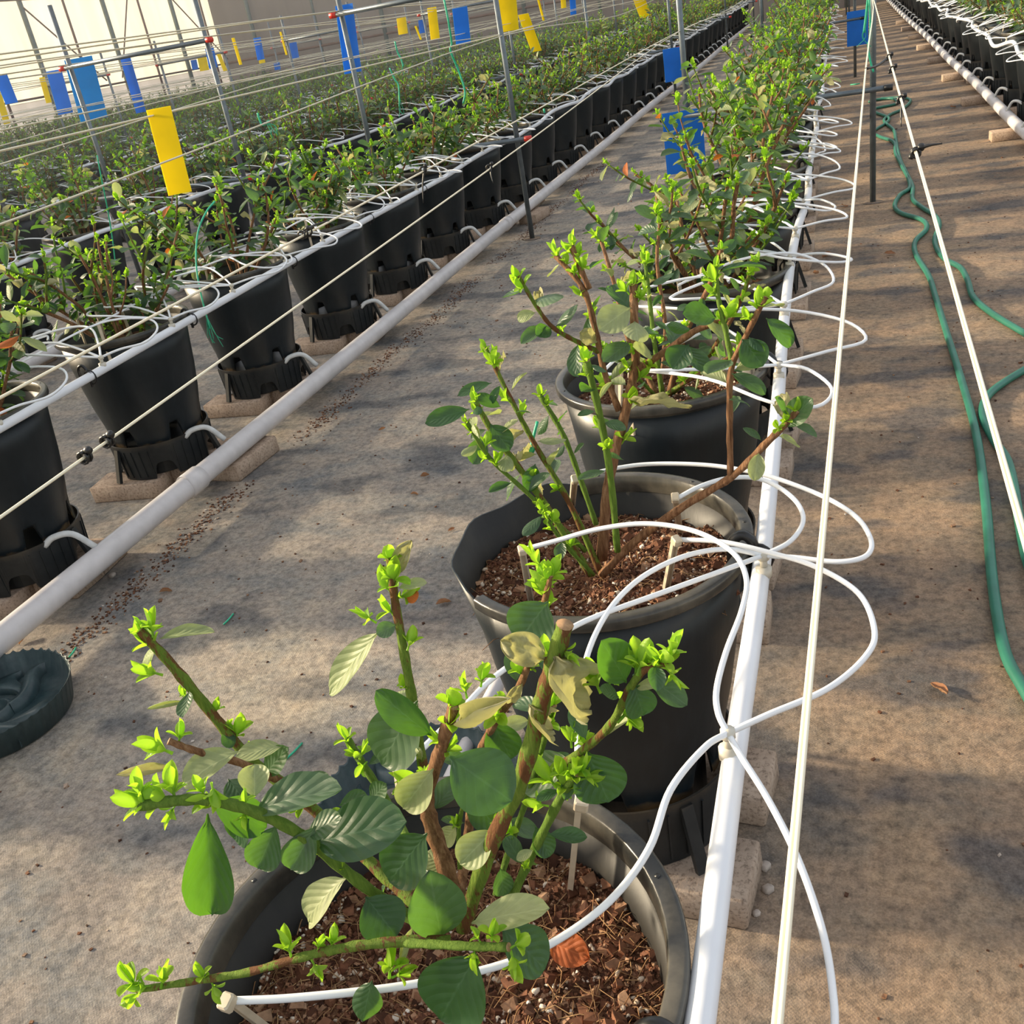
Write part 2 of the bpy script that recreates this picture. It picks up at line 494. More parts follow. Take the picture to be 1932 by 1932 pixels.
def box(mb, c, s, R=None, bev=0.0, jit=0.0, mi=0):
    """box with centre c, size s; bev chamfers the vertical and top edges"""
    hx, hy, hz = s[0] / 2, s[1] / 2, s[2] / 2
    b = bev
    vs = []
    if b <= 0:
        for z in (-hz, hz):
            for x, y in ((-hx, -hy), (hx, -hy), (hx, hy), (-hx, hy)):
                vs.append(Vector((x, y, z)))
        fs = [(3, 2, 1, 0), (4, 5, 6, 7)] + [(i, (i + 1) % 4, (i + 1) % 4 + 4, i + 4) for i in range(4)]
    else:
        def ring(x, y, z):
            return [Vector(p) for p in ((-x, -y + b, z), (-x + b, -y, z), (x - b, -y, z), (x, -y + b, z), (x, y - b, z), (x - b, y, z), (-x + b, y, z), (-x, y - b, z))]
        vs = ring(hx - b * .4, hy - b * .4, -hz) + ring(hx, hy, -hz + b) + ring(hx, hy, hz - b) + ring(hx - b * .8, hy - b * .8, hz)
        fs = [tuple(reversed(range(8))), tuple(range(24, 32))]
        for k in range(3):
            for i in range(8):
                fs.append((k * 8 + i, k * 8 + (i + 1) % 8, k * 8 + 8 + (i + 1) % 8, k * 8 + 8 + i))
    c = Vector(c)
    o = []
    for p in vs:
        if jit:
            p = p + Vector((random.uniform(-jit, jit), random.uniform(-jit, jit), random.uniform(-jit, jit) * .6))
        if R is not None:
            p = R @ p
        o.append(p + c)
    mb.add(o, fs, mi)

def revolve(mb, prof, seg, mi=0, fn=None):
    """prof: list of (r, z); fn(angle, r, z, i) -> (r, z) lets edges be notched"""
    n = len(prof)
    vs, fs = [], []
    for k in range(seg):
        a = 2 * math.pi * k / seg
        for i, (r, z) in enumerate(prof):
            if fn:
                r, z = fn(a, r, z, i)
            vs.append(Vector((r * math.cos(a), r * math.sin(a), z)))
    for k in range(seg):
        k2 = (k + 1) % seg
        for i in range(n - 1):
            fs.append((k * n + i, k2 * n + i, k2 * n + i + 1, k * n + i + 1))
    mb.add(vs, fs, mi)

ORD = ['zeroth', 'first', 'second', 'third', 'fourth', 'fifth', 'sixth', 'seventh', 'eighth', 'ninth', 'tenth', 'eleventh', 'twelfth', 'thirteenth',
       'fourteenth', 'fifteenth', 'sixteenth', 'seventeenth', 'eighteenth', 'nineteenth', 'twentieth', 'twenty-first', 'twenty-second', 'twenty-third',
       'twenty-fourth', 'twenty-fifth', 'twenty-sixth', 'twenty-seventh', 'twenty-eighth', 'twenty-ninth', 'thirtieth', 'thirty-first', 'thirty-second',
       'thirty-third', 'thirty-fourth', 'thirty-fifth', 'thirty-sixth', 'thirty-seventh', 'thirty-eighth', 'thirty-ninth', 'fortieth']

# ------------------------------------------------------------------ setting: floor and greenhouse walls
Y_END = 26.5
X_WALL = -16.2
mb = MB()
mb.add([Vector(p) for p in ((X_WALL - 1, -3, 0), (12, -3, 0), (12, Y_END + 1, 0), (X_WALL - 1, Y_END + 1, 0))], [(0, 1, 2, 3)])
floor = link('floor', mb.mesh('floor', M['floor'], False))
tag(floor, 'weathered ground cover fabric on the greenhouse floor, blotched grey and tan', 'floor', kind='structure')

def wall_plane(p0, p1, z0, z1, n=40, wav=0.02):
    mb = MB()
    p0, p1 = Vector(p0), Vector(p1)
    d = p1 - p0
    nr = Vector((-d.y, d.x, 0)).normalized()
    vs = []
    for i in range(n + 1):
        for z in (z0, (z0 + z1) / 2, z1):
            vs.append(p0 + d * (i / n) + nr * (wav * math.sin(i * 2.1 + z)) + Vector((0, 0, z)))
    fs = []
    for i in range(n):
        for k in range(2):
            a = i * 3 + k
            fs.append((a, a + 3, a + 4, a + 1))
    mb.add(vs, fs)
    return mb
wl = link('wall_left', wall_plane((X_WALL, 2, 0), (X_WALL, Y_END, 0), 1.15, 4.6).mesh('film_wall', M['film']))
tag(wl, 'bright translucent plastic film side wall of the greenhouse with the sun behind it', 'wall', kind='structure')
link('knee_sheet', wall_plane((X_WALL + .03, 2, 0), (X_WALL + .03, Y_END, 0), 0.0, 1.15).mesh('knee_sheet', M['knee']), wl)
def strut(name, a, b, r, m, parent, seg=8):
    mb = MB(); tube(mb, [a, b], r, seg)
    o = link(name, mb.mesh(name, m), parent)
    return o
xw = X_WALL + 0.10
yy = 3.0
i = 0
while yy < Y_END - .3:
    thick = i % 2 == 0
    strut('wall_post' if thick else 'wall_mullion', (xw, yy, 0), (xw, yy, 3.6), .055 if thick else .028, M['steel_green'] if thick else M['steel_brown'], wl)
    if i % 4 == 0:
        strut('brace', (xw + .05, yy, 2.9), (xw + .05, yy + 1.9, 1.3), .018, M['steel_brown'], wl, 6)
        strut('brace', (xw + .05, yy + 3.6, 2.95), (xw + .05, yy + 2.5, 1.3), .018, M['steel_brown'], wl, 6)
    yy += 1.35
    i += 1
strut('gutter_beam', (xw + .1, 2, 3.62), (xw + .1, Y_END, 3.62), .11, M['steel_green'], wl)
strut('purlin', (xw + .05, 2, 3.05), (xw + .05, Y_END, 3.05), .022, M['steel_brown'], wl)
strut('purlin', (xw + .05, 2, 1.2), (xw + .05, Y_END, 1.2), .022, M['steel_brown'], wl)

wb = link('wall_back', wall_plane((X_WALL, Y_END, 0), (12, Y_END, 0), 0.0, 4.6).mesh('film_wall_back', M['film_shade_tint']))
tag(wb, 'dull brownish plastic end wall with painted-in shade beyond the far ends of the rows', 'wall', kind='structure')
for i in range(15):
    strut('wall_post', (X_WALL + 1.2 + i * 1.9, Y_END - .1, 0), (X_WALL + 1.2 + i * 1.9, Y_END - .1, 4.2), .04 if i % 2 else .06, M['steel_green'], wb)
for z in (1.2, 2.9):
    strut('purlin', (X_WALL, Y_END - .12, z), (12, Y_END - .12, z), .03, M['steel_brown'], wb)

# ------------------------------------------------------------------ pot meshes (local origin: underside of the base)
POT_Z = 0.055
RIM = 0.453
def pot_wall_mesh(name, tear=None):
    mb = MB()
    seg = 72
    def notch(a, r, z, i):
        d = math.degrees(a) % 60.0
        if 21.9 <= d <= 38.1:
            z = max(z, 0.158)
        if tear and z > 0.41 and tear[0] < math.degrees(a) < tear[1]:
            q = math.degrees(a)
            k_ = max(0.0, min(1.0, (q - tear[0]) / 16, (tear[1] - q) / 16))
            z += (0.022 + .004 * math.sin(q * .12)) * (.35 + .65 * k_)
            r += 0.004 + (0.009 + .003 * math.sin(q * .2)) * k_
        return r, z
    outer = [(.139, .096), (.142, .12), (.1475, .165), (.159, .22), (.170, .29), (.178, .36), (.187, .43)]
    inner = [(.184, .43), (.174, .36), (.166, .29), (.156, .22), (.1445, .165), (.139, .12), (.136, .096)]
    n = len(outer) + len(inner)
    revolve(mb, outer + inner, seg, 0, notch)
    # material 1 for the inner faces
    cnt = n - 1
    for k in range(seg):
        for i in range(len(outer), cnt):
            mb.mi[k * cnt + i] = 1
    # closed bottom above the notches
    c = len(mb.v)
    mb.v.append(Vector((0, 0, .180)))
    for k in range(seg):
        a = 2 * math.pi * k / seg
        mb.v.append(Vector((.148 * math.cos(a), .148 * math.sin(a), .180)))
    for k in range(seg):
        mb.f.append((c, c + 1 + (k + 1) % seg, c + 1 + k)); mb.mi.append(1)
    return mb.mesh(name, [M['pot'], M['inside']])
def rim_mesh(name, a0=0, a1=360):
    mb = MB()
    prof = [(.186, .428), (.190, .434), (.1985, .437), (.2005, .440), (.2005, .450), (.199, .4530), (.196, .4535), (.186, .4535), (.184, .452), (.1825, .44), (.183, .428)]
    seg = 72
    k0, k1 = int(a0 / 5), int(a1 / 5)
    n = len(prof)
    vs, fs = [], []
    full = (k1 - k0) >= 72
    cols = k1 - k0 if full else k1 - k0 + 1
    for k in range(cols):
        a = 2 * math.pi * (k0 + k) / seg
        for r, z in prof:
            vs.append(Vector((r * math.cos(a), r * math.sin(a), z)))
    for k in range(cols if full else cols - 1):
        k2 = (k + 1) % cols
        for i in range(n - 1):
            fs.append((k * n + i, k2 * n + i, k2 * n + i + 1, k * n + i + 1))
    mb.add(vs, fs)
    # small drilled holes read as dark pegs
    for k in range(8):
        a = math.radians(k * 45 + 12)
        if not full and not (a0 < math.degrees(a) < a1):
            continue
        box(mb, (.191 * math.cos(a), .191 * math.sin(a), .4535), (.004, .004, .0012), None, 0, 0, 1)
    return mb.mesh(name, [M['rim'], M['black']])
def base_mesh():
    mb = MB()
    seg = 180
    def arch(a, r, z, i):
        d = (math.degrees(a) + 20) % 72.0
        t = (d - 36) / 12.5
        if i in (0, 3) and abs(t) < 1:
            z += 0.050 * (1 - t ** 4) ** .5
        return r, z
    prof = [(.150, 0), (.158, .112), (.1545, .112), (.146, 0), (.150, 0)]
    n = 5
    def arch2(a, r, z, i):
        return arch(a, r, z, 0 if i == 4 else i)
    revolve(mb, prof, seg, 0, arch2)
    revolve(mb, [(.110, .0), (.112, .09), (0, .09)], 36)
    for k in range(36):
        a = math.radians(k * 10)
        d = (math.degrees(a) + 20) % 72
        if 22 < d < 50:
            continue
        R = Matrix.Rotation(a, 3, 'Z')
        box(mb, R @ Vector((.1535, 0, .052)), (.006, .0028, .088), R @ Matrix.Rotation(math.radians(4), 3, 'Y'))
    for a in (10, 130, 250):                     # splayed feet
        R = Matrix.Rotation(math.radians(a), 3, 'Z')
        box(mb, R @ Vector((.171, 0, .052)), (.010, .018, .104), R @ Matrix.Rotation(math.radians(-16), 3, 'Y'))
    return mb.mesh('pot_base', M['base'], False)
POT = pot_wall_mesh('pot')
RIMM = rim_mesh('rim')
BASE = base_mesh()

def soil_disc(rings, seg, z, amp, seed, rmax=.181, rx=None):
    mb = MB()
    vs = [Vector((0, 0, z))]
    for i in range(1, rings + 1):
        r = rmax * i / rings
        for k in range(seg):
            a = 2 * math.pi * k / seg
            p = Vector((r * math.cos(a), r * math.sin(a), 0))
            h = noise.fractal((p * 18) + Vector((seed, 0, 0)), 0.8, 2.2, 4) * amp + noise.noise(p * 7 + Vector((0, seed, 3))) * amp * 1.2
            vs.append(p + Vector((0, 0, z + h)))
    fs = [(0, 1 + k, 1 + (k + 1) % seg) for k in range(seg)]
    for i in range(rings - 1):
        for k in range(seg):
            a, b = 1 + i * seg + k, 1 + i * seg + (k + 1) % seg
            fs.append((a, a + seg, b + seg, b))
    mb.add(vs, fs)
    return mb
SOIL_FAR = [soil_disc(6, 24, .385, .006, s).mesh('soil', M['soil']) for s in range(3)]

def soil_h(p, z, amp, seed):
    return z + noise.fractal((p * 18) + Vector((seed, 0, 0)), 0.8, 2.2, 4) * amp + noise.noise(p * 7 + Vector((0, seed, 3))) * amp * 1.2
def scatter(root, z, amp, seed, nchip, nperl, nfib, big=1.0):
    rnd = random.Random(seed)
    random.seed(seed)
    def pos():
        r = .178 * math.sqrt(rnd.random()); a = rnd.uniform(0, 2 * math.pi)
        p = Vector((r * math.cos(a), r * math.sin(a), 0))
        p.z = soil_h(Vector((p.x, p.y, 0)), z, amp, seed)
        return p
    def rot():
        return Matrix.Rotation(rnd.uniform(0, 6.3), 3, 'Z') @ Matrix.Rotation(rnd.uniform(-.7, .7), 3, 'X') @ Matrix.Rotation(rnd.uniform(-.7, .7), 3, 'Y')
    mb = MB()
    for _ in range(nchip):
        s = rnd.uniform(.0011, .0030) * big * (2.6 if rnd.random() < .04 else 1)
        box(mb, pos() + Vector((0, 0, s * .15)), (s * 1.6, s * 1.2, s * 1.0), rot(), 0, s * .34)
    o = link('soil_chips', mb.mesh('soil_chips', M['chips'], False), root); o['kind'] = 'stuff'
    mb = MB()
    for _ in range(nperl):
        s = rnd.uniform(.0012, .0030) * big * (1.6 if rnd.random() < .1 else 1)
        box(mb, pos() + Vector((0, 0, s * .5)), (s * 1.6, s * 1.1, s), rot(), s * .3, s * .22)
    o = link('perlite', mb.mesh('perlite', M['perlite']), root); o['kind'] = 'stuff'
    if nfib:
        mb = MB()
        for _ in range(nfib):
            p = pos(); a = rnd.uniform(0, 6.3); L = rnd.uniform(.012, .04)
            d = Vector((math.cos(a), math.sin(a), 0)); e = Vector((-d.y, d.x, 0)) * rnd.uniform(-.4, .4)
            tube(mb, [p, p + d * L * .5 + e * L * .5 + Vector((0, 0, rnd.uniform(.002, .010))), p + d * L], .0005, 3, False)
        o = link('coco_fibre', mb.mesh('coco_fibre', M['fibre']), root); o['kind'] = 'stuff'

# ------------------------------------------------------------------ leaves, sprouts, canes
def leaf_pts(nu, nv, bend=0.0, roll=0.0, twist=0.0, wavy=0.0, obov=0.9, seed=0, pet=0.05, pw=.60):
    rows = []
    y = z = 0.0
    dt = 1.0 / nv
    for j in range(nv + 1):
        t = j / nv
        wd = .5 * (max(0.0, math.sin(math.pi * min(1.0, max(0.0, (t - pet) / (1 - pet))) ** obov)) ** pw)
        if t <= pet:
            wd = .018
        if j == nv:
            wd = .004
        ph = bend * t
        row = []
        for i in range(nu + 1):
            un = 2.0 * i / nu - 1.0
            if abs(roll) > 1e-4:
                x_ = math.sin(roll * un) / roll * wd
                z_ = (1 - math.cos(roll * un)) / roll * wd
            else:
                x_, z_ = un * wd, 0.0
            if wavy:
                z_ += wavy * (noise.noise(Vector((un * 1.6 + seed * 3.1, t * 3.4, seed))) + .5 * noise.noise(Vector((un * 4 + seed, t * 7, seed + 5))))
            tw = twist * t
            x2 = x_ * math.cos(tw) - z_ * math.sin(tw)
            z2 = x_ * math.sin(tw) + z_ * math.cos(tw)
            row.append((x2, y - z2 * math.sin(ph), z + z2 * math.cos(ph)))
        rows.append(row)
        y += math.cos(ph) * dt
        z += math.sin(ph) * dt
    return rows
def leaf_mesh(name, m, nu=6, nv=10, **kw):
    rows = leaf_pts(nu, nv, **kw)
    vs = [p for r in rows for p in r]
    fs, uvs = [], []
    for j in range(nv):
        for i in range(nu):
            q = (j * (nu + 1) + i, j * (nu + 1) + i + 1, (j + 1) * (nu + 1) + i + 1, (j + 1) * (nu + 1) + i)
            fs.append(q)
            for a in q:
                jj, ii = divmod(a, nu + 1)
                uvs.extend((ii / nu, jj / nv))
    me = bpy.data.meshes.new(name)
    me.from_pydata(vs, [], fs)
    me.materials.append(m)
    uvl = me.uv_layers.new(name='UVMap')
    uvl.data.foreach_set('uv', uvs)
    me.polygons.foreach_set('use_smooth', [True] * len(fs))
    me.update()
    return me
LEAF = {}
def leafset(key, m, hi):
    nu, nv = (10, 16) if hi else (4, 6)
    LEAF[key] = [leaf_mesh('leaf', M[m], nu, nv, bend=b, roll=r, twist=t, wavy=wv, obov=ob, seed=i) for i, (b, r, t, wv, ob) in enumerate(
        [(-.20, .35, 0, .02, 1.12), (-.50, .55, .15, .025, 1.05), (.25, .5, -.2, .02, 1.2), (-.85, .4, .1, .03, 1.1), (-.12, .7, .0, .03, 1.15), (-.45, -.4, .3, .03, 1.1)])]
for key, m in (('g', 'leaf'), ('d', 'leaf_dark'), ('p', 'leaf_pale'), ('r', 'leaf_red')):
    leafset(key, m, False)
    leafset(key + 'H', m, True)
def dryset(key, hi):
    nu, nv = (12, 18) if hi else (4, 6)
    LEAF[key] = [leaf_mesh('leaf', M['leaf_dry'], nu, nv, bend=b, roll=r, twist=t, wavy=wv, obov=.95, seed=i + 9) for i, (b, r, t, wv) in enumerate(
        [(-.5, 1.2, .4, .22), (-1.0, .8, .9, .26), (.6, 2.3, .3, .10), (-.4, .5, 1.2, .28)])]
dryset('y', False); dryset('yH', True)
LEAF['rollH'] = [leaf_mesh('leaf', M['leaf_pale'], 12, 14, bend=.15, roll=2.7, twist=.15, wavy=.03, obov=.9, seed=4)]
LEAF['roll'] = [leaf_mesh('leaf', M['leaf_pale'], 6, 6, bend=.15, roll=2.5, twist=.15, wavy=.03, obov=.9, seed=4)]

def frame(base, tip, normal, width):
    base, tip = Vector(base), Vector(tip)
    ya = tip - base
    L = ya.length
    yn = ya / L
    zn = Vector(normal)
    zn = zn - yn * zn.dot(yn)
    if zn.length < 1e-3:
        zn = Vector((0.3, 0.2, 1)) - yn * Vector((0.3, 0.2, 1)).dot(yn)
    zn.normalize()
    xn = yn.cross(zn)
    m = Matrix.Identity(4)
    for r in range(3):
        m[r][0], m[r][1], m[r][2], m[r][3] = xn[r] * width, ya[r], zn[r] * (0.5 * (width + L)), base[r]
    return m
def sprout_mesh(seed, nu=2, nv=5):
    rnd = random.Random(seed)
    mb = MB()
    n = rnd.choice((5, 6, 7))
    for k in range(n):
        inner = k < 2
        a = k * 2.4 + rnd.uniform(-.3, .3)
        tilt = rnd.uniform(.10, .30) if inner else rnd.uniform(.55, 1.05)
        L = rnd.uniform(.8, 1.0) if inner else rnd.uniform(.45, .75)
        ax = Vector((math.cos(a) * math.sin(tilt), math.sin(a) * math.sin(tilt), math.cos(tilt)))
        nrm = Vector((-math.cos(a) * math.cos(tilt), -math.sin(a) * math.cos(tilt), math.sin(tilt)))
        rows = leaf_pts(nu, nv, bend=-.5 if not inner else .15, roll=.8, obov=1.05, pet=.10, pw=.62)
        fm = frame(Vector((0, 0, .0)) + ax * .02 + Vector((0, 0, .0 if inner else rnd.uniform(0, .22))), Vector((0, 0, 0)) + ax * L, nrm, L * rnd.uniform(.42, .58))
        vs = [fm @ Vector(p) for r in rows for p in r]
        fs = [(j * (nu + 1) + i, j * (nu + 1) + i + 1, (j + 1) * (nu + 1) + i + 1, (j + 1) * (nu + 1) + i) for j in range(nv) for i in range(nu)]
        mb.add(vs, fs)
    tube(mb, [(0, 0, -.12), (0, 0, .25)], [.05, .03], 5, False)
    return mb
SPROUT = [sprout_mesh(s).mesh('sprout', M['sprout']) for s in range(6)]
SPROUT_H = [sprout_mesh(s + 20, 4, 9).mesh('sprout', M['sprout']) for s in range(6)]
def up_frame(base, d, size, spin=0.0):
    d = Vector(d).normalized()
    q = d.to_track_quat('Z', 'Y').to_matrix() @ Matrix.Rotation(spin, 3, 'Z')
    return Matrix.Translation(Vector(base)) @ (q * size).to_4x4()

def cane(root, pts, r0, r1, kind='bark', seg=9, n=5, cut=True, knots=True):
    pts = catmull(pts, n)
    k = len(pts)
    rad = [(r0 + (r1 - r0) * i / (k - 1)) * (1 + (.10 * math.sin(i * 1.9) if knots else 0)) for i in range(k)]
    mb = MB()
    tube(mb, pts, rad, seg, True, 0, 1 if cut else 0, wob=.06 if kind != 'cane_green' else 0.0)
    o = link('cane', mb.mesh('cane', [M[kind], M['cut']]), root)
    return pts

def gen_plant(seed, h=0.34, n_cane=7, dens=1.0, lean_max=.95, lsize=.036, sp=.26):
    """canes [(pts, r0, r1, kind)], leaves [(matrix, key)], sprouts [matrix]; local to the pot root"""
    rnd = random.Random(seed)
    canes, leaves, sprouts = [], [], []
    z0 = .383
    def grow(p0, d, L, r, level):
        n = max(3, int(L / .055))
        pts = [p0]
        dd = Vector(d)
        for i in range(n):
            dd = (dd + Vector((rnd.uniform(-.20, .20), rnd.uniform(-.20, .20), rnd.uniform(-.02, .16)))).normalized()
            pts.append(pts[-1] + dd * (L / n))
        kind = 'bark' if level == 0 and rnd.random() < .75 else rnd.choice(('cane_green', 'cane_mottled', 'bark'))
        canes.append((pts, r, r * .62, kind))
        tot = len(pts) - 1
        na = int(L / .017 * dens)
        ang = rnd.uniform(0, 6)
        for q in range(na):
            f = (q + rnd.random()) / na
            if level == 0 and f < .28 and rnd.random() < .8:
                continue
            a = f * tot
            i = min(tot - 1, int(a))
            p = pts[i].lerp(pts[i + 1], a - i)
            t = (pts[i + 1] - pts[i]).normalized()
            ang += 2.3 + rnd.uniform(-.4, .4)
            s = t.cross(Vector((0, 0, 1)))
            if s.length < .05:
                s = Vector((1, 0, 0))
            s.normalize()
            side = (s * math.cos(ang) + s.cross(t) * math.sin(ang)).normalized()
            if rnd.random() < sp:
                sprouts.append(up_frame(p, side * .8 + Vector((0, 0, 1.0)), rnd.uniform(.015, .028), rnd.uniform(0, 6)))
            else:
                L2 = lsize * rnd.uniform(.65, 1.25)
                ax = (side * 1.0 + t * rnd.uniform(-.1, .6) + Vector((0, 0, rnd.uniform(-.55, .35)))).normalized()
                nrm = (t * .7 + Vector((0, 0, .9)) + Vector((rnd.uniform(-.5, .5), rnd.uniform(-.5, .5), 0)))
                x = rnd.random()
                key = 'g' if x < .62 else 'd' if x < .80 else 'p' if x < .945 else 'y' if x < .985 else 'r'
                leaves.append((frame(p + side * r, p + side * r + ax * L2, nrm, L2 * rnd.uniform(.46, .62)), key))
        tp = (pts[-1] - pts[-2]).normalized()
        for q in range(2):
            sprouts.append(up_frame(pts[-1] - tp * .012 * q, tp + Vector((rnd.uniform(-.4, .4), rnd.uniform(-.4, .4), .5)), rnd.uniform(.020, .034), rnd.uniform(0, 6)))
        if level < 1:
            for q in range(rnd.choice((1, 2, 2, 3))):
                i = rnd.randint(max(1, tot // 3), tot - 1)
                a = rnd.uniform(0, 6.28)
                t = (pts[i] - pts[i - 1]).normalized()
                dn = (t * .8 + Vector((math.cos(a), math.sin(a), .35)) * .8).normalized()
                grow(pts[i], dn, L * rnd.uniform(.35, .6), r * .62, level + 1)
    for c in range(n_cane):
        a = c * 6.283 / n_cane + rnd.uniform(-.4, .4)
        lean = rnd.uniform(.15, lean_max)
        p0 = Vector((math.cos(a) * .03, math.sin(a) * .03, z0 - .01))
        d = Vector((math.cos(a) * lean, math.sin(a) * lean, 1)).normalized()
        grow(p0, d, h * rnd.uniform(.72, 1.1), rnd.uniform(.0045, .0075), 0)
    return canes, leaves, sprouts

def build_individual(root, data, hi=False, max_leaf=290):
    canes, leaves, sprouts = data
    rnd = random.Random(len(leaves))
    for pts, r0, r1, kind in canes:
        cane(root, pts, r0, r1, kind, 6, 2)
    for i, (m, key) in enumerate(leaves[:max_leaf]):
        s = LEAF[key + ('H' if hi and key + 'H' in LEAF else '')]
        link('leaf', s[rnd.randrange(len(s))], root, m)
    for m in sprouts:
        link('sprout', (SPROUT_H if hi else SPROUT)[rnd.randrange(6)], root, m)

def build_joined(data, name='foliage'):
    canes, leaves, sprouts = data
    mb = MB()
    for pts, r0, r1, kind in canes:
        tube(mb, pts, [r0, r1], 4, False, 0)
    rows = [leaf_pts(2, 3, bend=-.5, roll=.5, obov=.9), leaf_pts(2, 3, bend=.2, roll=.4, obov=.95)]
    fs = [(j * 3 + i, j * 3 + i + 1, (j + 1) * 3 + i + 1, (j + 1) * 3 + i) for j in range(3) for i in range(2)]
    for i, (m, key) in enumerate(leaves):
        mb.add([m @ Vector(p) for r in rows[i % 2] for p in r], fs, 1 if key != 'p' else 3)
    sm = sprout_mesh(3, 1, 2)
    for m in sprouts:
        mb.add([m @ v for v in sm.v], sm.f, 2)
    return mb.mesh(name, [M['bark'], M['leaf_mix'], M['sprout'], M['leaf_pale']])
FOLIAGE = [build_joined(gen_plant(900 + s, .36, 12, 1.1, 1.2, .056, .13)) for s in range(6)]

# ------------------------------------------------------------------ rows of potted plants
def visible(x, y, z0=0.0, z1=.85, pad=60):
    for dx in (-.22, .22):
        for dy in (-.22, .22):
            for z in (z0, z1):
                d = Vector((x + dx, y + dy, z - CAM_H))
                c = CR[2].dot(d)
                if c > .1:
                    u = 966 + F_PX * CR[0].dot(d) / c
                    v = 966 + F_PX * CR[1].dot(d) / c
                    if -pad < u < 1932 + pad and -pad < v < 1932 + pad:
                        return True
    return False
GRID = [.457, 1.108, 1.753] + [2.42 + .66 * k for k in range(35)]
ROWS = {  # name: (x, drip side, words for the labels)
    'C': (-.311, 1, 'in the middle row'),
    'L1': (-2.055, 1, 'in the row behind the pale drain pipe'),
    'L2': (-3.80, 1, 'in the second row left of the left walkway'),
    'L3': (-5.52, 1, 'in the third row left of the left walkway'),
    'L4': (-7.25, 1, 'in the fourth row left of the left walkway'),
    'L5': (-8.98, 1, 'in the fifth row left of the left walkway'),
    'L6': (-10.7, 1, 'in the sixth row left of the left walkway'),
    'L7': (-12.4, 1, 'in the seventh row left of the left walkway'),
    'R': (1.19, -1, 'in the row right of the hose walkway'),
}
ROWN = {'C': 'middle', 'L1': 'first left', 'L2': 'second left', 'L3': 'third left', 'L4': 'fourth left', 'L5': 'fifth left', 'L6': 'sixth left', 'L7': 'seventh left', 'R': 'right-hand'}
POTS = {}
def pot_parts(root, near=True, tear=False, soil=True, turn=0.0):
    R = Matrix.Rotation(turn, 4, 'Z')
    if tear:
        link('pot', pot_wall_mesh('pot_torn', (108, 228)), root)
        link('rim', rim_mesh('rim_torn', -134, 110), root)
    else:
        link('pot', POT, root, R)
        link('rim', RIMM, root, R)
    link('pot_base', BASE, root, R)
    if soil:
        link('soil', SOIL_FAR[int(abs(turn * 10)) % 3], root)

rnd0 = random.Random(11)
HOSE_M = {}
def drain_hose_mesh(key, dx, dz):
    if key not in HOSE_M:
        mb = MB()
        s = 1 if dx > 0 else -1
        tube(mb, catmull([(s * .138, -.06, .100), (s * .160, -.045, .116), (s * (.160 + (abs(dx) - .16) * .55), -.02, .112), (dx, .005, dz)], 5), .0085, 8)
        HOSE_M[key] = mb.mesh('drain_hose', M['hose_clear'])
    return HOSE_M[key]
def leaves_words(n):
    return n
for rn in ('C', 'L1', 'L2', 'L3', 'L4', 'L5', 'L6', 'L7', 'R'):
    xc, side, words_ = ROWS[rn]
    ks = [k for k, y in enumerate(GRID) if y < Y_END - .5 and visible(xc, y)]
    off = [k for k in range(ks[0]) if rn in ('L1', 'L2') and k >= ks[0] - 4]
    POTS[rn] = []
    for n, k in enumerate(ks, 1):
        y = GRID[k]
        x = xc + rnd0.uniform(-.012, .012)
        if rn == 'C' and k < 3:
            x = (-.311, -.311, -.327)[k]
        if rn == 'L1' and k == 4:
            x = -2.07
        root = empty('potted_blueberry', (x, y, POT_Z if rn in ('C', 'L1', 'L2', 'R') else 0.0))
        POTS[rn].append((root, k, n, x, y))
        if rn == 'C' and k == 0:
            lab = 'nearest blueberry bush in the middle row, broad grey-green leaves over a wide black pot'
        elif rn == 'C' and k == 1:
            lab = 'black pot with torn left rim and sparse pruned canes, second of the middle row'
        else:
            lab = 'leafy blueberry bush in black pot, %s from the near end of the %s row' % (ORD[n], ROWN[rn])
        tag(root, lab, 'potted plant', 'blueberry pots of the %s row' % ROWN[rn])
        near = (rn == 'C' and n <= 13) or (rn == 'L1' and n <= 9) or (rn == 'L2' and n <= 5)
        hero = rn == 'C' and k < 3
        turn = 0.0 if rn == 'L1' else rnd0.choice((0, 1, 2, 3, 4, 5)) * math.pi / 3 + rnd0.uniform(-.1, .1)
        pot_parts(root, near, tear=(rn == 'C' and k == 1), soil=not hero, turn=turn)
        if hero:
            pass
        elif near:
            hh = .37 if rn == 'C' else .36
            nc = 10 if rn == 'C' else 11
            data = gen_plant(100 * k + {'C': 1, 'L1': 2, 'L2': 3}[rn], hh * rnd0.uniform(.92, 1.1), nc, 1.0 if rn == 'C' else 1.0, 1.15, .050 if rn == 'C' else .054, .22 if rn == 'C' else .11)
            build_individual(root, data)
        else:
            sc = rnd0.uniform(.9, 1.12) * (1.12 if rn == 'C' else .95 if rn == 'R' else 1.0)
            mm = Matrix.Translation((0, 0, .38)) @ Matrix.Rotation(rnd0.uniform(0, 6.3), 4, 'Z') @ Matrix.Scale(sc, 4) @ Matrix.Translation((0, 0, -.38))
            fo = link('foliage', FOLIAGE[rnd0.randrange(6)], root, mm)
            fo['kind'] = 'stuff'
        if rn in ('L1', 'L2') and n <= 30:
            link('drain_hose', drain_hose_mesh('L', .228, .060), root)
        if rn == 'R':
            link('drain_hose', drain_hose_mesh('R', -.212, .060), root)

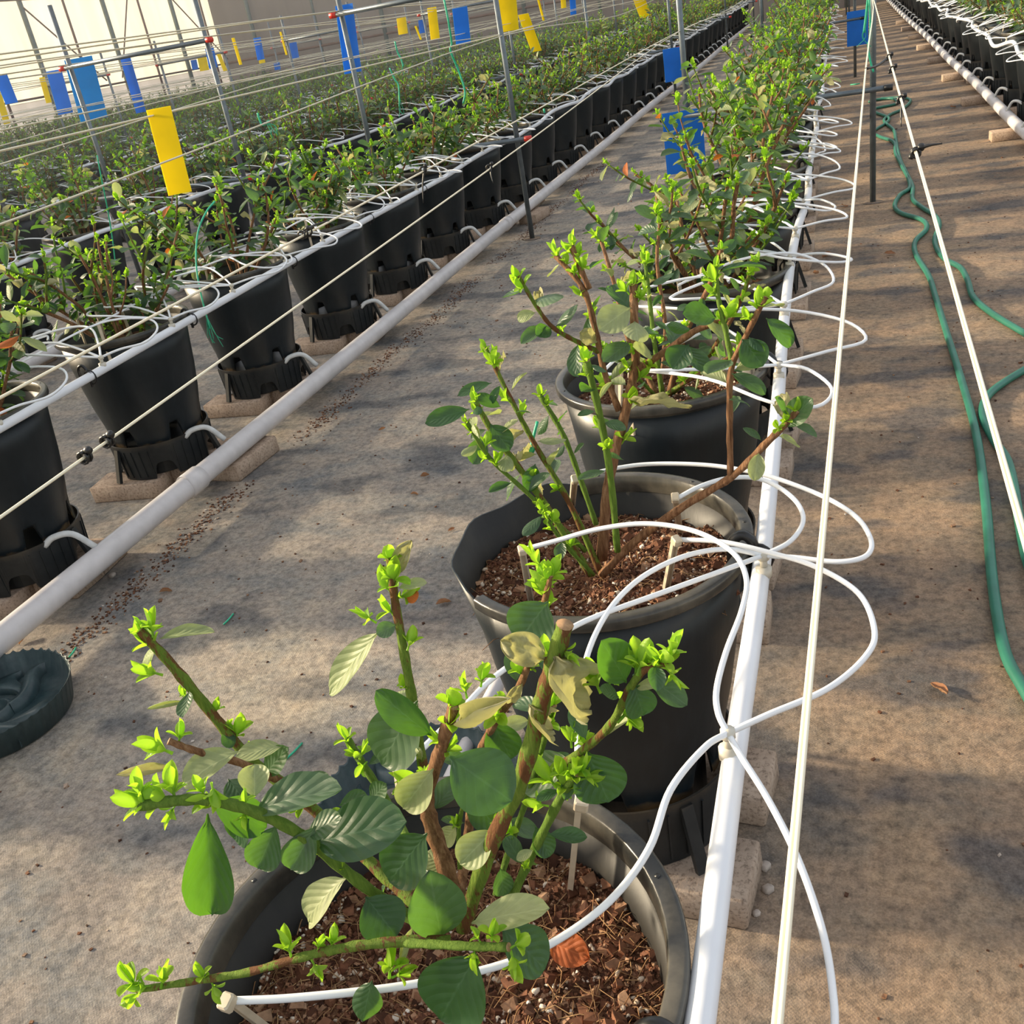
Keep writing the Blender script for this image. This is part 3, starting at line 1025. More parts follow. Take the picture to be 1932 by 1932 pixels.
# the same rows run on past the left edge of the view
for rn, m in (('L1', 4), ('L2', 4)):
    xc = ROWS[rn][0]
    k0 = POTS[rn][0][1]
    for q in range(1, m + 1):
        y = GRID[0] + .655 * (k0 - q)
        root = empty('potted_blueberry', (xc, y, POT_Z))
        tag(root, 'blueberry bush in black pot of the %s row, %s past the left edge' % (ROWN[rn], ORD[q]), 'potted plant', 'blueberry pots of the %s row' % ROWN[rn])
        pot_parts(root, False)
        fo = link('foliage', FOLIAGE[(q + m) % 6], root)
        fo['kind'] = 'stuff'
        BLATER = globals().setdefault('BLATER', [])
        BLATER.append((xc, y, rn, q))

# distant rows beyond the seventh: too far to count
mbF = None
fi = 0
far_root_mesh = {}
for rn, xr in (('far', -14.1), ('far', -15.7)):
    mb = MB()
    for k, y in enumerate(GRID):
        if y > Y_END - .5 or not visible(xr, y):
            continue
        src = FOLIAGE[k % 6]
        off = Vector((xr, y, POT_Z))
        for pi in range(0, 10):
            pass
        a = math.radians(37 * k)
        R = Matrix.Rotation(a, 3, 'Z')
        mb.add([R @ v.co + off for v in src.vertices], [tuple(p.vertices) for p in src.polygons])
        mb.mi[-len(src.polygons):] = [p.material_index for p in src.polygons]
        p0 = MB(); revolve(p0, [(.148, .0), (.20, .45), (.18, .45), (.17, .38), (.0, .38)], 12)
        mb.add([v + off for v in p0.v], p0.f, 4)
    o = link('distant_bushes', mb.mesh('distant_bushes', [M['bark'], M['leaf_mix'], M['sprout'], M['leaf_pale'], M['pot']]))
    tag(o, 'hazy row of blueberry bushes %s the bright film wall' % ('second from' if xr > -15 else 'closest to'), 'bushes', kind='stuff')

# ------------------------------------------------------------------ bricks under the pots and pipes
BR = []
for s in range(4):
    random.seed(40 + s)
    mb = MB()
    box(mb, (0, 0, .0265), (.23, .115, .053), None, .0035, .0014)
    BR.append(mb.mesh('brick', M['brick']))
random.seed(7)
def brick(x, y, rz, label, group, z=0):
    o = link('brick', BR[random.randrange(4)])
    o.location = (x, y, z)
    o.rotation_euler = (0, 0, rz)
    tag(o, label, 'brick', group)
    return o
for rn, maxn in (('C', 12), ('L1', 22), ('R', 16), ('L2', 0)):
    g = 'bricks under the pots of the %s row' % ROWN[rn]
    for root, k, n, x, y in POTS[rn]:
        if n > maxn:
            brick(x, y, .04, 'beige firebrick under the %s pot of the %s row' % (ORD[n], ROWN[rn]), g)
            continue
        if rn == 'C':
            spots = [(.072, -.115, -.06, 'nearer walkway-side'), (.078, .085, -.07, 'farther walkway-side')]
            if k == 1:
                spots[1] = (.085, .075, -.10, 'farther walkway-side')
        elif rn == 'L1':
            spots = [(.055, .10, .05, 'farther pipe-side'), (-.06, -.125, .09, 'nearer left'), (.06, -.07, .03, 'nearer pipe-side')]
            if n > 8:
                spots = spots[::2]
        else:
            spots = [(-.06, -.10, .05, 'nearer pipe-side'), (-.06, .10, -.04, 'farther pipe-side')]
        for dx, dy, rz, wd in spots:
            if rn == 'L1' and wd == 'nearer pipe-side':
                dx, dy = .062, -.01
            brick(x + dx, y + dy, rz + random.uniform(-.05, .05), 'beige firebrick, %s one under the %s pot %s' % (wd, ORD[n], 'of the middle row' if rn == 'C' else 'of the %s row' % ROWN[rn]), g)
for xq, yq, rn, q in BLATER:
    brick(xq, yq, .05, 'beige firebrick under the %s pot past the left edge, %s row' % (ORD[q], ROWN[rn]), 'bricks under the pots of the %s row' % ROWN[rn])
for i, (u, v, rz) in enumerate(((462, 862, 1.50), (1010, 405, 1.45))):
    p = pz(u, v, .03)
    brick(p.x - .005, p.y, rz, ('beige firebrick lying along the pale drain pipe beside its white coupling', 'beige firebrick under the pale drain pipe near the first left steel post')[i], 'bricks holding up the drain pipes')
for i in range(8):
    y = 6.75 + i * 1.62
    brick(.965, y, .03, 'pinkish firebrick holding up the right-hand drain pipe, %s from the near end' % ORD[i + 1], 'bricks holding up the drain pipes')

# ------------------------------------------------------------------ drain pipes and drip pipes
def pipe(name, pts, r, m, label, cat='pipe', n=4, seg=14):
    root = empty(name, pts[0])
    mb = MB()
    P0 = Vector(pts[0])
    tube(mb, [p - P0 for p in catmull(pts, n)], r, seg)
    link('pipe_run', mb.mesh('pipe_run', m), root)
    tag(root, label, cat, 'pipes along the rows')
    return root, P0
dl, P0 = pipe('drain_pipe', [(-1.815, .3, .087), (-1.808, 2.0, .087), (-1.805, 3.5, .087), (-1.815, 5.2, .087), (-1.80, 8, .086), (-1.81, 11, .087), (-1.78, 15, .086), (-1.80, 19, .087), (-1.77, Y_END - 1, .087)], .0315, M['drain'], 'long pale grey drain pipe on bricks at the left edge of the left walkway', n=8, seg=20)
for y in (2.18,):
    mb = MB(); tube(mb, [(-1.808, y - .035, .087), (-1.8075, y - .033, .087), (-1.807, y + .033, .087), (-1.807, y + .035, .087)], [.034, .0365, .0365, .034], 20)
    o = link('coupling', mb.mesh('coupling', M['drain']), dl, Matrix.Translation(-P0))
mb = MB(); tube(mb, [(-1.815, 5.42, .087), (-1.815, 5.50, .087)], .036, 16)
link('coupling', mb.mesh('coupling', M['drain']), dl, Matrix.Translation(-P0))
pipe('drain_pipe', [(.985, 5.5, .087), (.98, 7, .087), (.995, 9, .088), (.985, 11, .086), (1.0, 14, .087), (.985, 18, .087), (1.0, Y_END - 1, .087)], .0315, M['drain'], 'pale drain pipe dappled with sun, on bricks beside the right-hand row', n=8, seg=16)
pipe('drain_pipe', [(-3.56, 2.5, .087), (-3.57, 6, .087), (-3.55, 12, .087), (-3.56, Y_END - 1, .087)], .0315, M['drain'], 'pale drain pipe glimpsed between the first and second left rows', n=6)
mb_ = pipe('drain_pipe', [(-.64, 1.05, .016), (-.615, 1.42, .045), (-.55, 2.2, .05), (-.46, 3.0, .05), (-.42, 5, .05)], .0135, M['drain'], 'thin white pipe on the floor left of the torn pot, behind the nearest bush')

random.seed(5)
TIE = {}
def ring_tie(parent, P0, p, r, axis, m='black', name='cable_tie', tail=0.0):
    mb = MB()
    ax = Vector(axis).normalized()
    u = ax.orthogonal().normalized(); w_ = ax.cross(u)
    pts = [Vector(p) + (u * math.cos(a) + w_ * math.sin(a)) * r for a in [k * 6.2832 / 14 for k in range(15)]]
    tube(mb, pts, .0022, 6, False)
    if tail:
        e = Vector(p) + Vector((.0, -.01, r))
        tube(mb, [e, e + Vector((tail * .5, -.01, .006)), e + Vector((tail, -.004, -.004))], [.002, .0016, .0008], 5)
    link(name, mb.mesh(name, M[m]), parent, Matrix.Translation(-P0))
def sag_pipe(rn, amp, seed, xoff, near_pts=None):
    rnd = random.Random(seed)
    xc, side, words_ = ROWS[rn]
    pts = list(near_pts) if near_pts else []
    y = pts[-1][1] + .33 if pts else POTS[rn][0][4] - .6
    i = 0
    while y < Y_END - 1:
        far = min(1, y / 7)
        pts.append((xc + side * (xoff + rnd.uniform(-amp, amp) * far), y, POT_Z + RIM - .012 + rnd.uniform(-.8, .6) * amp * far))
        y += .36
    return pts
DRIP = {}
cp = [(-.101, -.25, .496), (-.1015, .2, .496), (-.1010, .48, .496), (-.1008, .72, .496), (-.0975, 1.05, .496), (-.1030, 1.53, .497), (-.110, 1.85, .497), (-.1135, 2.07, .497), (-.117, 2.45, .496), (-.1125, 2.84, .495), (-.096, 3.25, .492), (-.103, 3.65, .494)]
DRIP['C'] = sag_pipe('C', .014, 3, .214, cp)
lp = [(-1.835, 1.0, .497), (-1.835, 1.6, .497), (-1.836, 2.1, .497), (-1.838, 2.6, .497), (-1.842, 3.1, .497), (-1.842, 3.6, .496), (-1.832, 4.1, .495)]
DRIP['L1'] = sag_pipe('L1', .022, 4, .214, lp)
for rn, sd in (('L2', 6), ('L3', 7), ('L4', 8), ('L5', 9), ('R', 10)):
    DRIP[rn] = sag_pipe(rn, .026 if rn != 'R' else .034, sd, .218 if rn != 'R' else .24)
PLAB = {'C': 'thick white drip pipe tied along the right rims of the middle row', 'L1': 'white drip pipe tied along the rims above the pale drain pipe',
        'L2': 'white drip pipe along the second left row', 'L3': 'white drip pipe along the third left row', 'L4': 'white drip pipe along the fourth left row',
        'L5': 'white drip pipe along the fifth left row', 'R': 'wavy sunlit white drip pipe along the left rims of the right-hand row'}
PIPE_R = {}
for rn, pts in DRIP.items():
    root, P0 = pipe('drip_pipe', pts, .0112 if rn in ('C', 'L1') else .0108, M['pvc'], PLAB[rn], n=5, seg=14 if rn in ('C', 'L1') else 8)
    PIPE_R[rn] = (root, P0)
def pipe_at(rn, y):
    pts = DRIP[rn]
    for a, b in zip(pts, pts[1:]):
        if a[1] <= y <= b[1]:
            t = (y - a[1]) / (b[1] - a[1])
            return Vector(a).lerp(Vector(b), t)
    return Vector(pts[-1])
for rn, ys in (('C', (.415, 1.085, 1.74, 2.45, 3.05, 3.74, 4.4)), ('L1', (1.98, 2.46, 3.12, 3.80, 4.45)), ('R', (8.2, 9.6, 11.0))):
    for y in ys:
        p = pipe_at(rn, y)
        root, P0 = PIPE_R[rn]
        ring_tie(root, P0, p + Vector((-.006 if rn != 'R' else .006, 0, -.004)), .0185, (0.1, 1, 0), tail=.02)
        mb = MB()       # rubber hook over the pot rim
        s = -1 if rn != 'R' else 1
        tube(mb, catmull([p + Vector((s * .012, 0, -.03)), p + Vector((s * .010, .0, .012)), p + Vector((s * .022, .0, .028)), p + Vector((s * .036, 0, .018)), p + Vector((s * .038, 0, -.01))], 4), .007 if rn == 'C' else .004, 7)
        link('rim_hook', mb.mesh('rim_hook', M['black']), root, Matrix.Translation(-P0))

# ------------------------------------------------------------------ drippers: valve, four white tubes, four stakes
def stake(parent, P0, top, foot, mesh_only=None, sc=1.0):
    mb = mesh_only or MB()
    top, foot = Vector(top), Vector(foot)
    d = (foot - top)
    z = -d.normalized()
    R = z.to_track_quat('Z', 'Y').to_matrix()
    L = d.length
    # channelled blade with a bent cap
    for ox, sx in ((-.0036, .0018), (.0036, .0018)):
        box(mb, top + d * .5 + R @ Vector((ox, 0, 0)), (sx * sc, .0052 * sc, L), R)
    box(mb, top + d * .5 + R @ Vector((0, .0018, 0)), (.0075 * sc, .0016 * sc, L), R)
    box(mb, top + R @ Vector((0, -.002, .002)), (.0105 * sc, .0125 * sc, .010), R, .0015)
    if mesh_only is None:
        link('stake', mb.mesh('stake', M['stake'], False), parent, Matrix.Translation(-P0))
def valve(parent, P0, p, mb0=None):
    mb = mb0 or MB()
    p = Vector(p)
    tube(mb, [p + Vector((0, -.004, -.026)), p + Vector((0, -.003, -.014))], [.0095, .0095], 12)
    tube(mb, [p + Vector((0, -.003, -.014)), p], [.0045, .0045], 8)
    tube(mb, [p + Vector((0, 0, -.005)), p + Vector((0, 0, .004))], [.007, .007], 10)
    if mb0 is None:
        link('valve', mb.mesh('valve', M['valve']), parent, Matrix.Translation(-P0))
TR = .0031
def dripper(label, group, E, tubes, stakes):
    E = Vector(E)
    root = empty('dripper', E)
    tag(root, label, 'dripper', group)
    valve(root, E, E)
    for pts in tubes:
        mb = MB()
        tube(mb, [p - E for p in catmull([Vector(q) for q in pts], 8)], TR, 9)
        link('tube', mb.mesh('tube', M['tube']), root)
    for a, b in stakes:
        stake(root, E, a, b)
    return root
Z = lambda l: [pz(u, v, z) for u, v, z in l]
E1 = pz(1373, 1383, .525)
dripper('four-way dripper nearest the camera, its white tubes feeding the two nearest pots', 'four-way drippers on the pipes', E1, [
    Z([(1373, 1383, .525), (1330, 1410, .54), (1265, 1490, .555), (1225, 1600, .55), (1150, 1700, .53), (1040, 1780, .52), (930, 1825, .515), (760, 1860, .52), (560, 1882, .525), (437, 1888, .528)]),
    Z([(1373, 1383, .525), (1355, 1345, .535), (1352, 1300, .54), (1370, 1230, .55), (1400, 1150, .56), (1408, 1090, .565), (1380, 1040, .57), (1310, 1002, .575), (1220, 988, .575), (1130, 998, .565), (1050, 1020, .55), (990, 1036, .54)]),
    Z([(1373, 1383, .525), (1450, 1348, .53), (1560, 1300, .53), (1632, 1240, .53), (1650, 1190, .53), (1620, 1120, .53), (1540, 1070, .535), (1450, 1042, .54), (1360, 1022, .545), (1278, 1018, .54)]),
    Z([(1373, 1383, .525), (1400, 1430, .52), (1450, 1510, .51), (1505, 1620, .50), (1550, 1750, .48), (1570, 1860, .46), (1573, 1960, .45), (1540, 2100, .47), (1400, 2200, .50)])],
    [(pz(434, 1888, .53), pz(548, 1975, .43)), (pz(985, 1038, .541), pz(1003, 1140, .44)), (pz(1274, 1020, .541), pz(1254, 1125, .44))])
E2 = pz(1440, 1048, .525)
dripper('four-way dripper clipped on the middle pipe beside the torn-rimmed pot', 'four-way drippers on the pipes', E2, [
    Z([(1440, 1048, .525), (1340, 1085, .545), (1230, 1125, .555), (1120, 1165, .56), (1060, 1195, .56), (985, 1240, .55), (920, 1288, .54), (870, 1340, .54), (800, 1410, .545), (755, 1455, .545)]),
    Z([(1440, 1048, .525), (1370, 1036, .545), (1290, 1050, .56), (1210, 1090, .56), (1150, 1150, .56), (1110, 1230, .55), (1095, 1320, .545), (1090, 1420, .545), (1092, 1518, .54)]),
    Z([(1440, 1048, .525), (1500, 1052, .53), (1580, 1060, .53), (1632, 1050, .53), (1644, 1022, .53), (1620, 980, .53), (1570, 945, .53), (1500, 915, .535), (1430, 893, .545), (1340, 878, .55), (1240, 875, .55), (1170, 882, .55), (1090, 900, .55)]),
    Z([(1440, 1048, .525), (1490, 1022, .53), (1515, 985, .53), (1505, 950, .53), (1470, 920, .535), (1425, 902, .545), (1370, 903, .55), (1320, 918, .55), (1278, 940, .545)])],
    [(pz(753, 1458, .546), pz(768, 1580, .43)), (pz(1092, 1520, .54), pz(1075, 1690, .43)), (pz(1084, 903, .55), pz(1078, 970, .44)), (pz(1274, 938, .545), pz(1284, 1015, .44))])
def gen_tubes(seed, s):
    """tubes and stakes around a pot; local to the valve, s = +1 when the pot lies at -X"""
    rnd = random.Random(seed)
    tubes, stakes = [], []
    nout = rnd.choice((1, 1, 2))
    for q in range(4):
        a = rnd.uniform(-.9, .9) * math.pi
        if q < nout:           # out over the walkway and back
            out = rnd.uniform(.05, .16)
            yy = rnd.choice((-1, 1)) * rnd.uniform(.08, .20)
            top = Vector((-s * rnd.uniform(.16, .30), rnd.uniform(-.10, .12), .03))
            pts = [Vector((0, 0, 0)), Vector((s * out * .55, yy * .25, .006)), Vector((s * out, yy * .7, .0)), Vector((s * out * .75, yy * 1.25, .012)),
                   Vector((s * .0, yy * 1.4, .035)), Vector((-s * .10, yy * 1.0, .05)), top.lerp(Vector((-s * .12, yy, .05)), .25), top]
        else:
            top = Vector((-s * rnd.uniform(.10, .32), rnd.uniform(-.13, .13), .03))
            yy = rnd.uniform(-.16, .16)
            pts = [Vector((0, 0, 0)), Vector((-s * .05, yy * .6, .02)), Vector((-s * .13, yy * 1.3, .045)), Vector((-s * .22, yy * 1.1, .05)), top + Vector((-s * .02, .02, .008)), top]
        tubes.append(pts)
        stakes.append((top, top + Vector((rnd.uniform(-.012, .012), rnd.uniform(-.02, .01), -.105))))
    return tubes, stakes
DV = {}
def dripper_meshes(sd, s):
    if (sd, s) not in DV:
        tubes, stakes = gen_tubes(sd, s)
        tm, smesh = [], []
        for pts in tubes:
            mb = MB(); tube(mb, catmull(pts, 5), TR, 6, False); tm.append(mb.mesh('tube', M['tube']))
        for a, b in stakes:
            mb = MB(); stake(None, None, a, b, mb); smesh.append(mb.mesh('stake', M['stake'], False))
        mb = MB(); valve(None, None, (0, 0, 0), mb)
        vm = mb.mesh('valve', M['valve'])
        mb = MB()
        for pts in tubes:
            tube(mb, catmull(pts, 3), TR * 1.1, 4, False)
        joined = mb.mesh('dripper', M['tube'])
        DV[(sd, s)] = (tm, smesh, vm, joined)
    return DV[(sd, s)]
for rn in ('C', 'L1', 'L2', 'L3', 'L4', 'L5', 'R'):
    xc, side, words_ = ROWS[rn]
    for root, k, n, x, y in POTS[rn]:
        if rn == 'C' and k < 2:
            continue
        ye = y - .05 + rnd0.uniform(-.06, .06)
        E = pipe_at(rn, ye) + Vector((0, 0, .030))
        tm, smesh, vm, joined = dripper_meshes(rnd0.randrange(7), side)
        near = (rn == 'C' and n <= 12) or (rn == 'L1' and n <= 12) or (rn == 'L2' and n <= 5) or (rn == 'R' and n <= 5)
        lab = 'white drip tubes looping from pipe into the %s pot of the %s row' % (ORD[n], ROWN[rn])
        if near:
            d = empty('dripper', E)
            link('valve', vm, d)
            for m in tm: link('tube', m, d)
            for m in smesh: link('stake', m, d)
        else:
            d = link('dripper', joined)
            d.location = E
        tag(d, lab, 'dripper', 'four-way drippers on the pipes')
        if rn == 'C' and n <= 8 or rn == 'L1' and n <= 8:     # a second one at the gap between pots
            E = pipe_at(rn, y + .28) + Vector((0, 0, .030))
            tm, smesh, vm, joined = dripper_meshes(rnd0.randrange(7), side)
            d = empty('dripper', E)
            link('valve', vm, d)
            for m in tm: link('tube', m, d)
            tag(d, 'white drip tubes looping just beyond the %s pot of the %s row' % (ORD[n], ROWN[rn]), 'dripper', 'four-way drippers on the pipes')

# ------------------------------------------------------------------ the nearest three bushes, cane by cane
def hero_root(k):
    return POTS['C'][k][0]
def at_root(root, p):
    return p - root.location
def hero_soil(root, z, amp, seed, chips, perl, fib, rings, seg, big=1.0):
    link('soil', soil_disc(rings, seg, z, amp, seed).mesh('soil', M['soil']), root)
    scatter(root, z, amp, seed, chips, perl, fib, big)
H1, H2, H3 = hero_root(0), hero_root(1), hero_root(2)
hero_soil(H1, .378, .011, 1, 15000, 850, 1100, 40, 110)
hero_soil(H2, .392, .010, 2, 9000, 650, 400, 28, 80, 1.1)
hero_soil(H3, .390, .008, 3, 2200, 420, 0, 16, 60, 1.3)
# a raised crumbly mound where the stake stands in the nearest pot
def hcane(root, pts, r0, r1, kind, k=.56, **kw):
    P = [py(u, v, y) - root.location for u, v, y in pts]
    return cane(root, P, r0 * k, r1 * k, kind, 12, 6, **kw)
H1C = [
    ([(862, 1745, .440), (845, 1650, .452), (815, 1560, .465), (805, 1500, .472), (828, 1425, .470), (857, 1330, .465)], .0130, .0075, 'bark'),
    ([(808, 1520, .475), (792, 1410, .500), (772, 1285, .520), (748, 1150, .535), (735, 1050, .545)], .0075, .0052, 'cane_mottled'),
    ([(872, 1750, .432), (925, 1600, .440), (983, 1470, .440), (1020, 1330, .440), (1045, 1250, .440), (1066, 1178, .440)], .0105, .0090, 'cane_mottled'),
    ([(862, 1740, .47), (885, 1560, .52), (900, 1440, .535), (935, 1360, .53), (985, 1285, .52), (1015, 1180, .52), (1040, 1085, .52)], .0075, .0034, 'bark'),
    ([(875, 1740, .47), (930, 1570, .52), (1000, 1480, .50), (1080, 1430, .475), (1150, 1370, .455), (1185, 1305, .44), (1215, 1265, .432), (1262, 1248, .43)], .0062, .0036, 'cane_mottled'),
    ([(965, 1695, .452), (1005, 1610, .462), (1055, 1510, .462), (1088, 1458, .460)], .0058, .0058, 'cane_green'),
    ([(935, 1690, .46), (965, 1590, .485), (1000, 1490, .49), (1028, 1390, .48), (1045, 1330, .475)], .0045, .0035, 'cane_green'),
    ([(815, 1755, .425), (740, 1710, .430), (660, 1650, .420), (575, 1580, .405), (490, 1535, .392), (400, 1510, .378), (330, 1511, .368), (262, 1521, .360)], .0078, .0062, 'cane_green'),
    ([(840, 1745, .455), (745, 1670, .475), (650, 1580, .495), (560, 1500, .505), (470, 1430, .510), (395, 1340, .510), (320, 1250, .505), (262, 1188, .500)], .0098, .0068, 'cane_mottled'),
    ([(520, 1470, .506), (455, 1440, .480), (400, 1425, .465), (355, 1412, .455), (318, 1398, .450)], .0055, .0045, 'bark'),
    ([(850, 1775, .405), (750, 1776, .395), (650, 1788, .386), (560, 1808, .378), (470, 1834, .370), (360, 1852, .362), (258, 1868, .355)], .0068, .0042, 'cane_mottled'),
    ([(740, 1778, .398), (800, 1781, .392), (880, 1785, .388), (960, 1787, .384)], .0056, .0050, 'cane_green'),
    ([(800, 1640, .505), (735, 1520, .560), (690, 1450, .575), (654, 1392, .585)], .0062, .0062, 'cane_green'),
    ([(868, 1640, .48), (866, 1560, .50), (878, 1500, .51)], .0034, .003, 'cane_green'),
]
H1P = [hcane(H1, pts, r0, r1, kind) for pts, r0, r1, kind in H1C]
# leaves of the nearest bush: base, tip (pixel, pixel, depth), width in m, kind, tilt of the face
H1L = [
    ((848, 1428, .425), (966, 1512, .415), .054, 'd', 0, 0), ((788, 1322, .50), (712, 1448, .485), .056, 'g', .2, 0), ((815, 1388, .470), (708, 1308, .462), .030, 'd', -.5, 1),
    ((716, 1190, .53), (612, 1310, .515), .033, 'p', .4, 0), ((868, 1372, .455), (998, 1316, .445), .038, 'y', .2, 2), ((1046, 1238, .435), (1126, 1362, .425), .050, 'y', .1, 1),
    ((1025, 1245, .440), (953, 1205, .430), .032, 'y', .3, 0), ((1034, 1135, .500), (976, 1212, .485), .043, 'g', .1, 0), ((1182, 1288, .440), (1140, 1212, .430), .031, 'd', .1, 0),
    ((1194, 1288, .438), (1222, 1364, .430), .025, 'd', .3, 3), ((1108, 1418, .470), (1150, 1518, .460), .046, 'd', -.2, 0), ((1078, 1432, .490), (980, 1482, .490), .040, 'g', .5, 0),
    ((928, 1358, .535), (965, 1436, .530), .036, 'd', 0, 0), ((818, 1450, .462), (758, 1528, .452), .036, 'p', .1, 4), ((590, 1592, .410), (760, 1545, .420), .056, 'd', .3, 0),
    ((806, 1572, .430), (728, 1668, .415), .047, 'd', .1, 0), ((655, 1655, .420), (540, 1742, .400), .034, 'p', .5, 3), ((832, 1772, .410), (812, 1648, .410), .054, 'g', .2, 4),
    ((690, 1692, .415), (748, 1766, .400), .044, 'd', .3, 0), ((890, 1742, .410), (1028, 1708, .400), .030, 'p', .7, 0), ((932, 1565, .445), (866, 1632, .430), .032, 'p', .2, 4),
    ((900, 1800, .385), (822, 1935, .372), .064, 'd', .1, 0), ((945, 1750, .400), (1040, 1832, .395), .042, 'd', .5, 1), ((392, 1535, .385), (398, 1735, .380), .046, 'd', .0, 4),
    ((478, 1532, .398), (628, 1472, .405), .041, 'g', .5, 1), ((450, 1418, .465), (330, 1474, .440), .034, 'p', .7, 1), ((535, 1408, .505), (442, 1424, .490), .024, 'p', .6, 0),
    ((500, 1462, .505), (538, 1412, .500), .026, 'g', .3, 0), ((522, 1556, .400), (484, 1642, .390), .034, 'g', .2, 4), ((596, 1558, .405), (546, 1644, .395), .032, 'g', .1, 4),
    ((400, 1518, .385), (508, 1560, .40), .034, 'd', .6, 0), ((330, 1448, .452), (222, 1470, .435), .020, 'y', .5, 2), ((352, 1324, .508), (278, 1339, .495), .016, 'roll', .4, 0),
    ((300, 1206, .505), (400, 1180, .515), .020, 'p', .8, 1), ((446, 1390, .510), (418, 1402, .500), .018, 'd', 0, 0), ((748, 1080, .545), (772, 1024, .545), .021, 'y', 0, 0),
    ((764, 1132, .54), (788, 1118, .54), .014, 'r', 0, 0), ((748, 1178, .530), (710, 1196, .520), .016, 'g', .3, 0), ((480, 1506, .40), (480, 1440, .42), .028, 'p', .3, 4),
    ((880, 1498, .52), (944, 1566, .51), .034, 'd', .2, 0), ((944, 1638, .452), (952, 1694, .448), .020, 'g', 0, 0), ((1006, 1604, .458), (974, 1622, .450), .010, 'p', .3, 0),
    ((702, 1850, .392), (676, 1942, .380), .028, 'g', .2, 5), ((862, 1558, .50), (832, 1594, .50), .020, 'p', .3, 0), ((640, 1520, .50), (690, 1500, .50), .020, 'd', .4, 0),
    ((700, 1510, .565), (725, 1480, .56), .024, 'g', .2, 0), ((560, 1500, .50), (610, 1460, .50), .026, 'g', .5, 1), ((430, 1470, .49), (470, 1520, .47), .030, 'd', .4, 0),
    ((850, 1640, .455), (800, 1610, .46), .024, 'p', .4, 0), ((1010, 1560, .47), (1040, 1620, .46), .022, 'd', .4, 1), ((1200, 1295, .44), (1240, 1290, .43), .012, 'p', .5, 0),
    ((1130, 1390, .465), (1190, 1345, .455), .016, 'p', .6, 0), ((985, 1290, .515), (960, 1330, .51), .016, 'bark', .4, 0), ((610, 1600, .47), (660, 1560, .48), .030, 'd', .6, 0),
    ((1000, 1330, .435), (1060, 1400, .44), .026, 'y', .4, 1), ((470, 1545, .392), (430, 1590, .385), .030, 'd', .4, 1),
]
def cam_dir(p):
    return (Vector((0, 0, CAM_H)) - p).normalized()
def hleaf(root, b, t, wd, key, tilt, var, rnd):
    B, T = py(*b), py(*t)
    n = cam_dir(B) * (1 - tilt * .6) + Vector((rnd.uniform(-.2, .2), rnd.uniform(-.2, .2), tilt + .15))
    k2 = {'bark': 'y'}.get(key, key)
    s = LEAF[k2 + 'H'] if k2 + 'H' in LEAF else LEAF[k2]
    link('leaf', s[var % len(s)], root, Matrix.Translation(-root.location) @ frame(B, T, n, wd))
rr = random.Random(3)
for b, t, wd, key, tilt, var in H1L:
    hleaf(H1, b, t, wd * .80, key, tilt, var, rr)
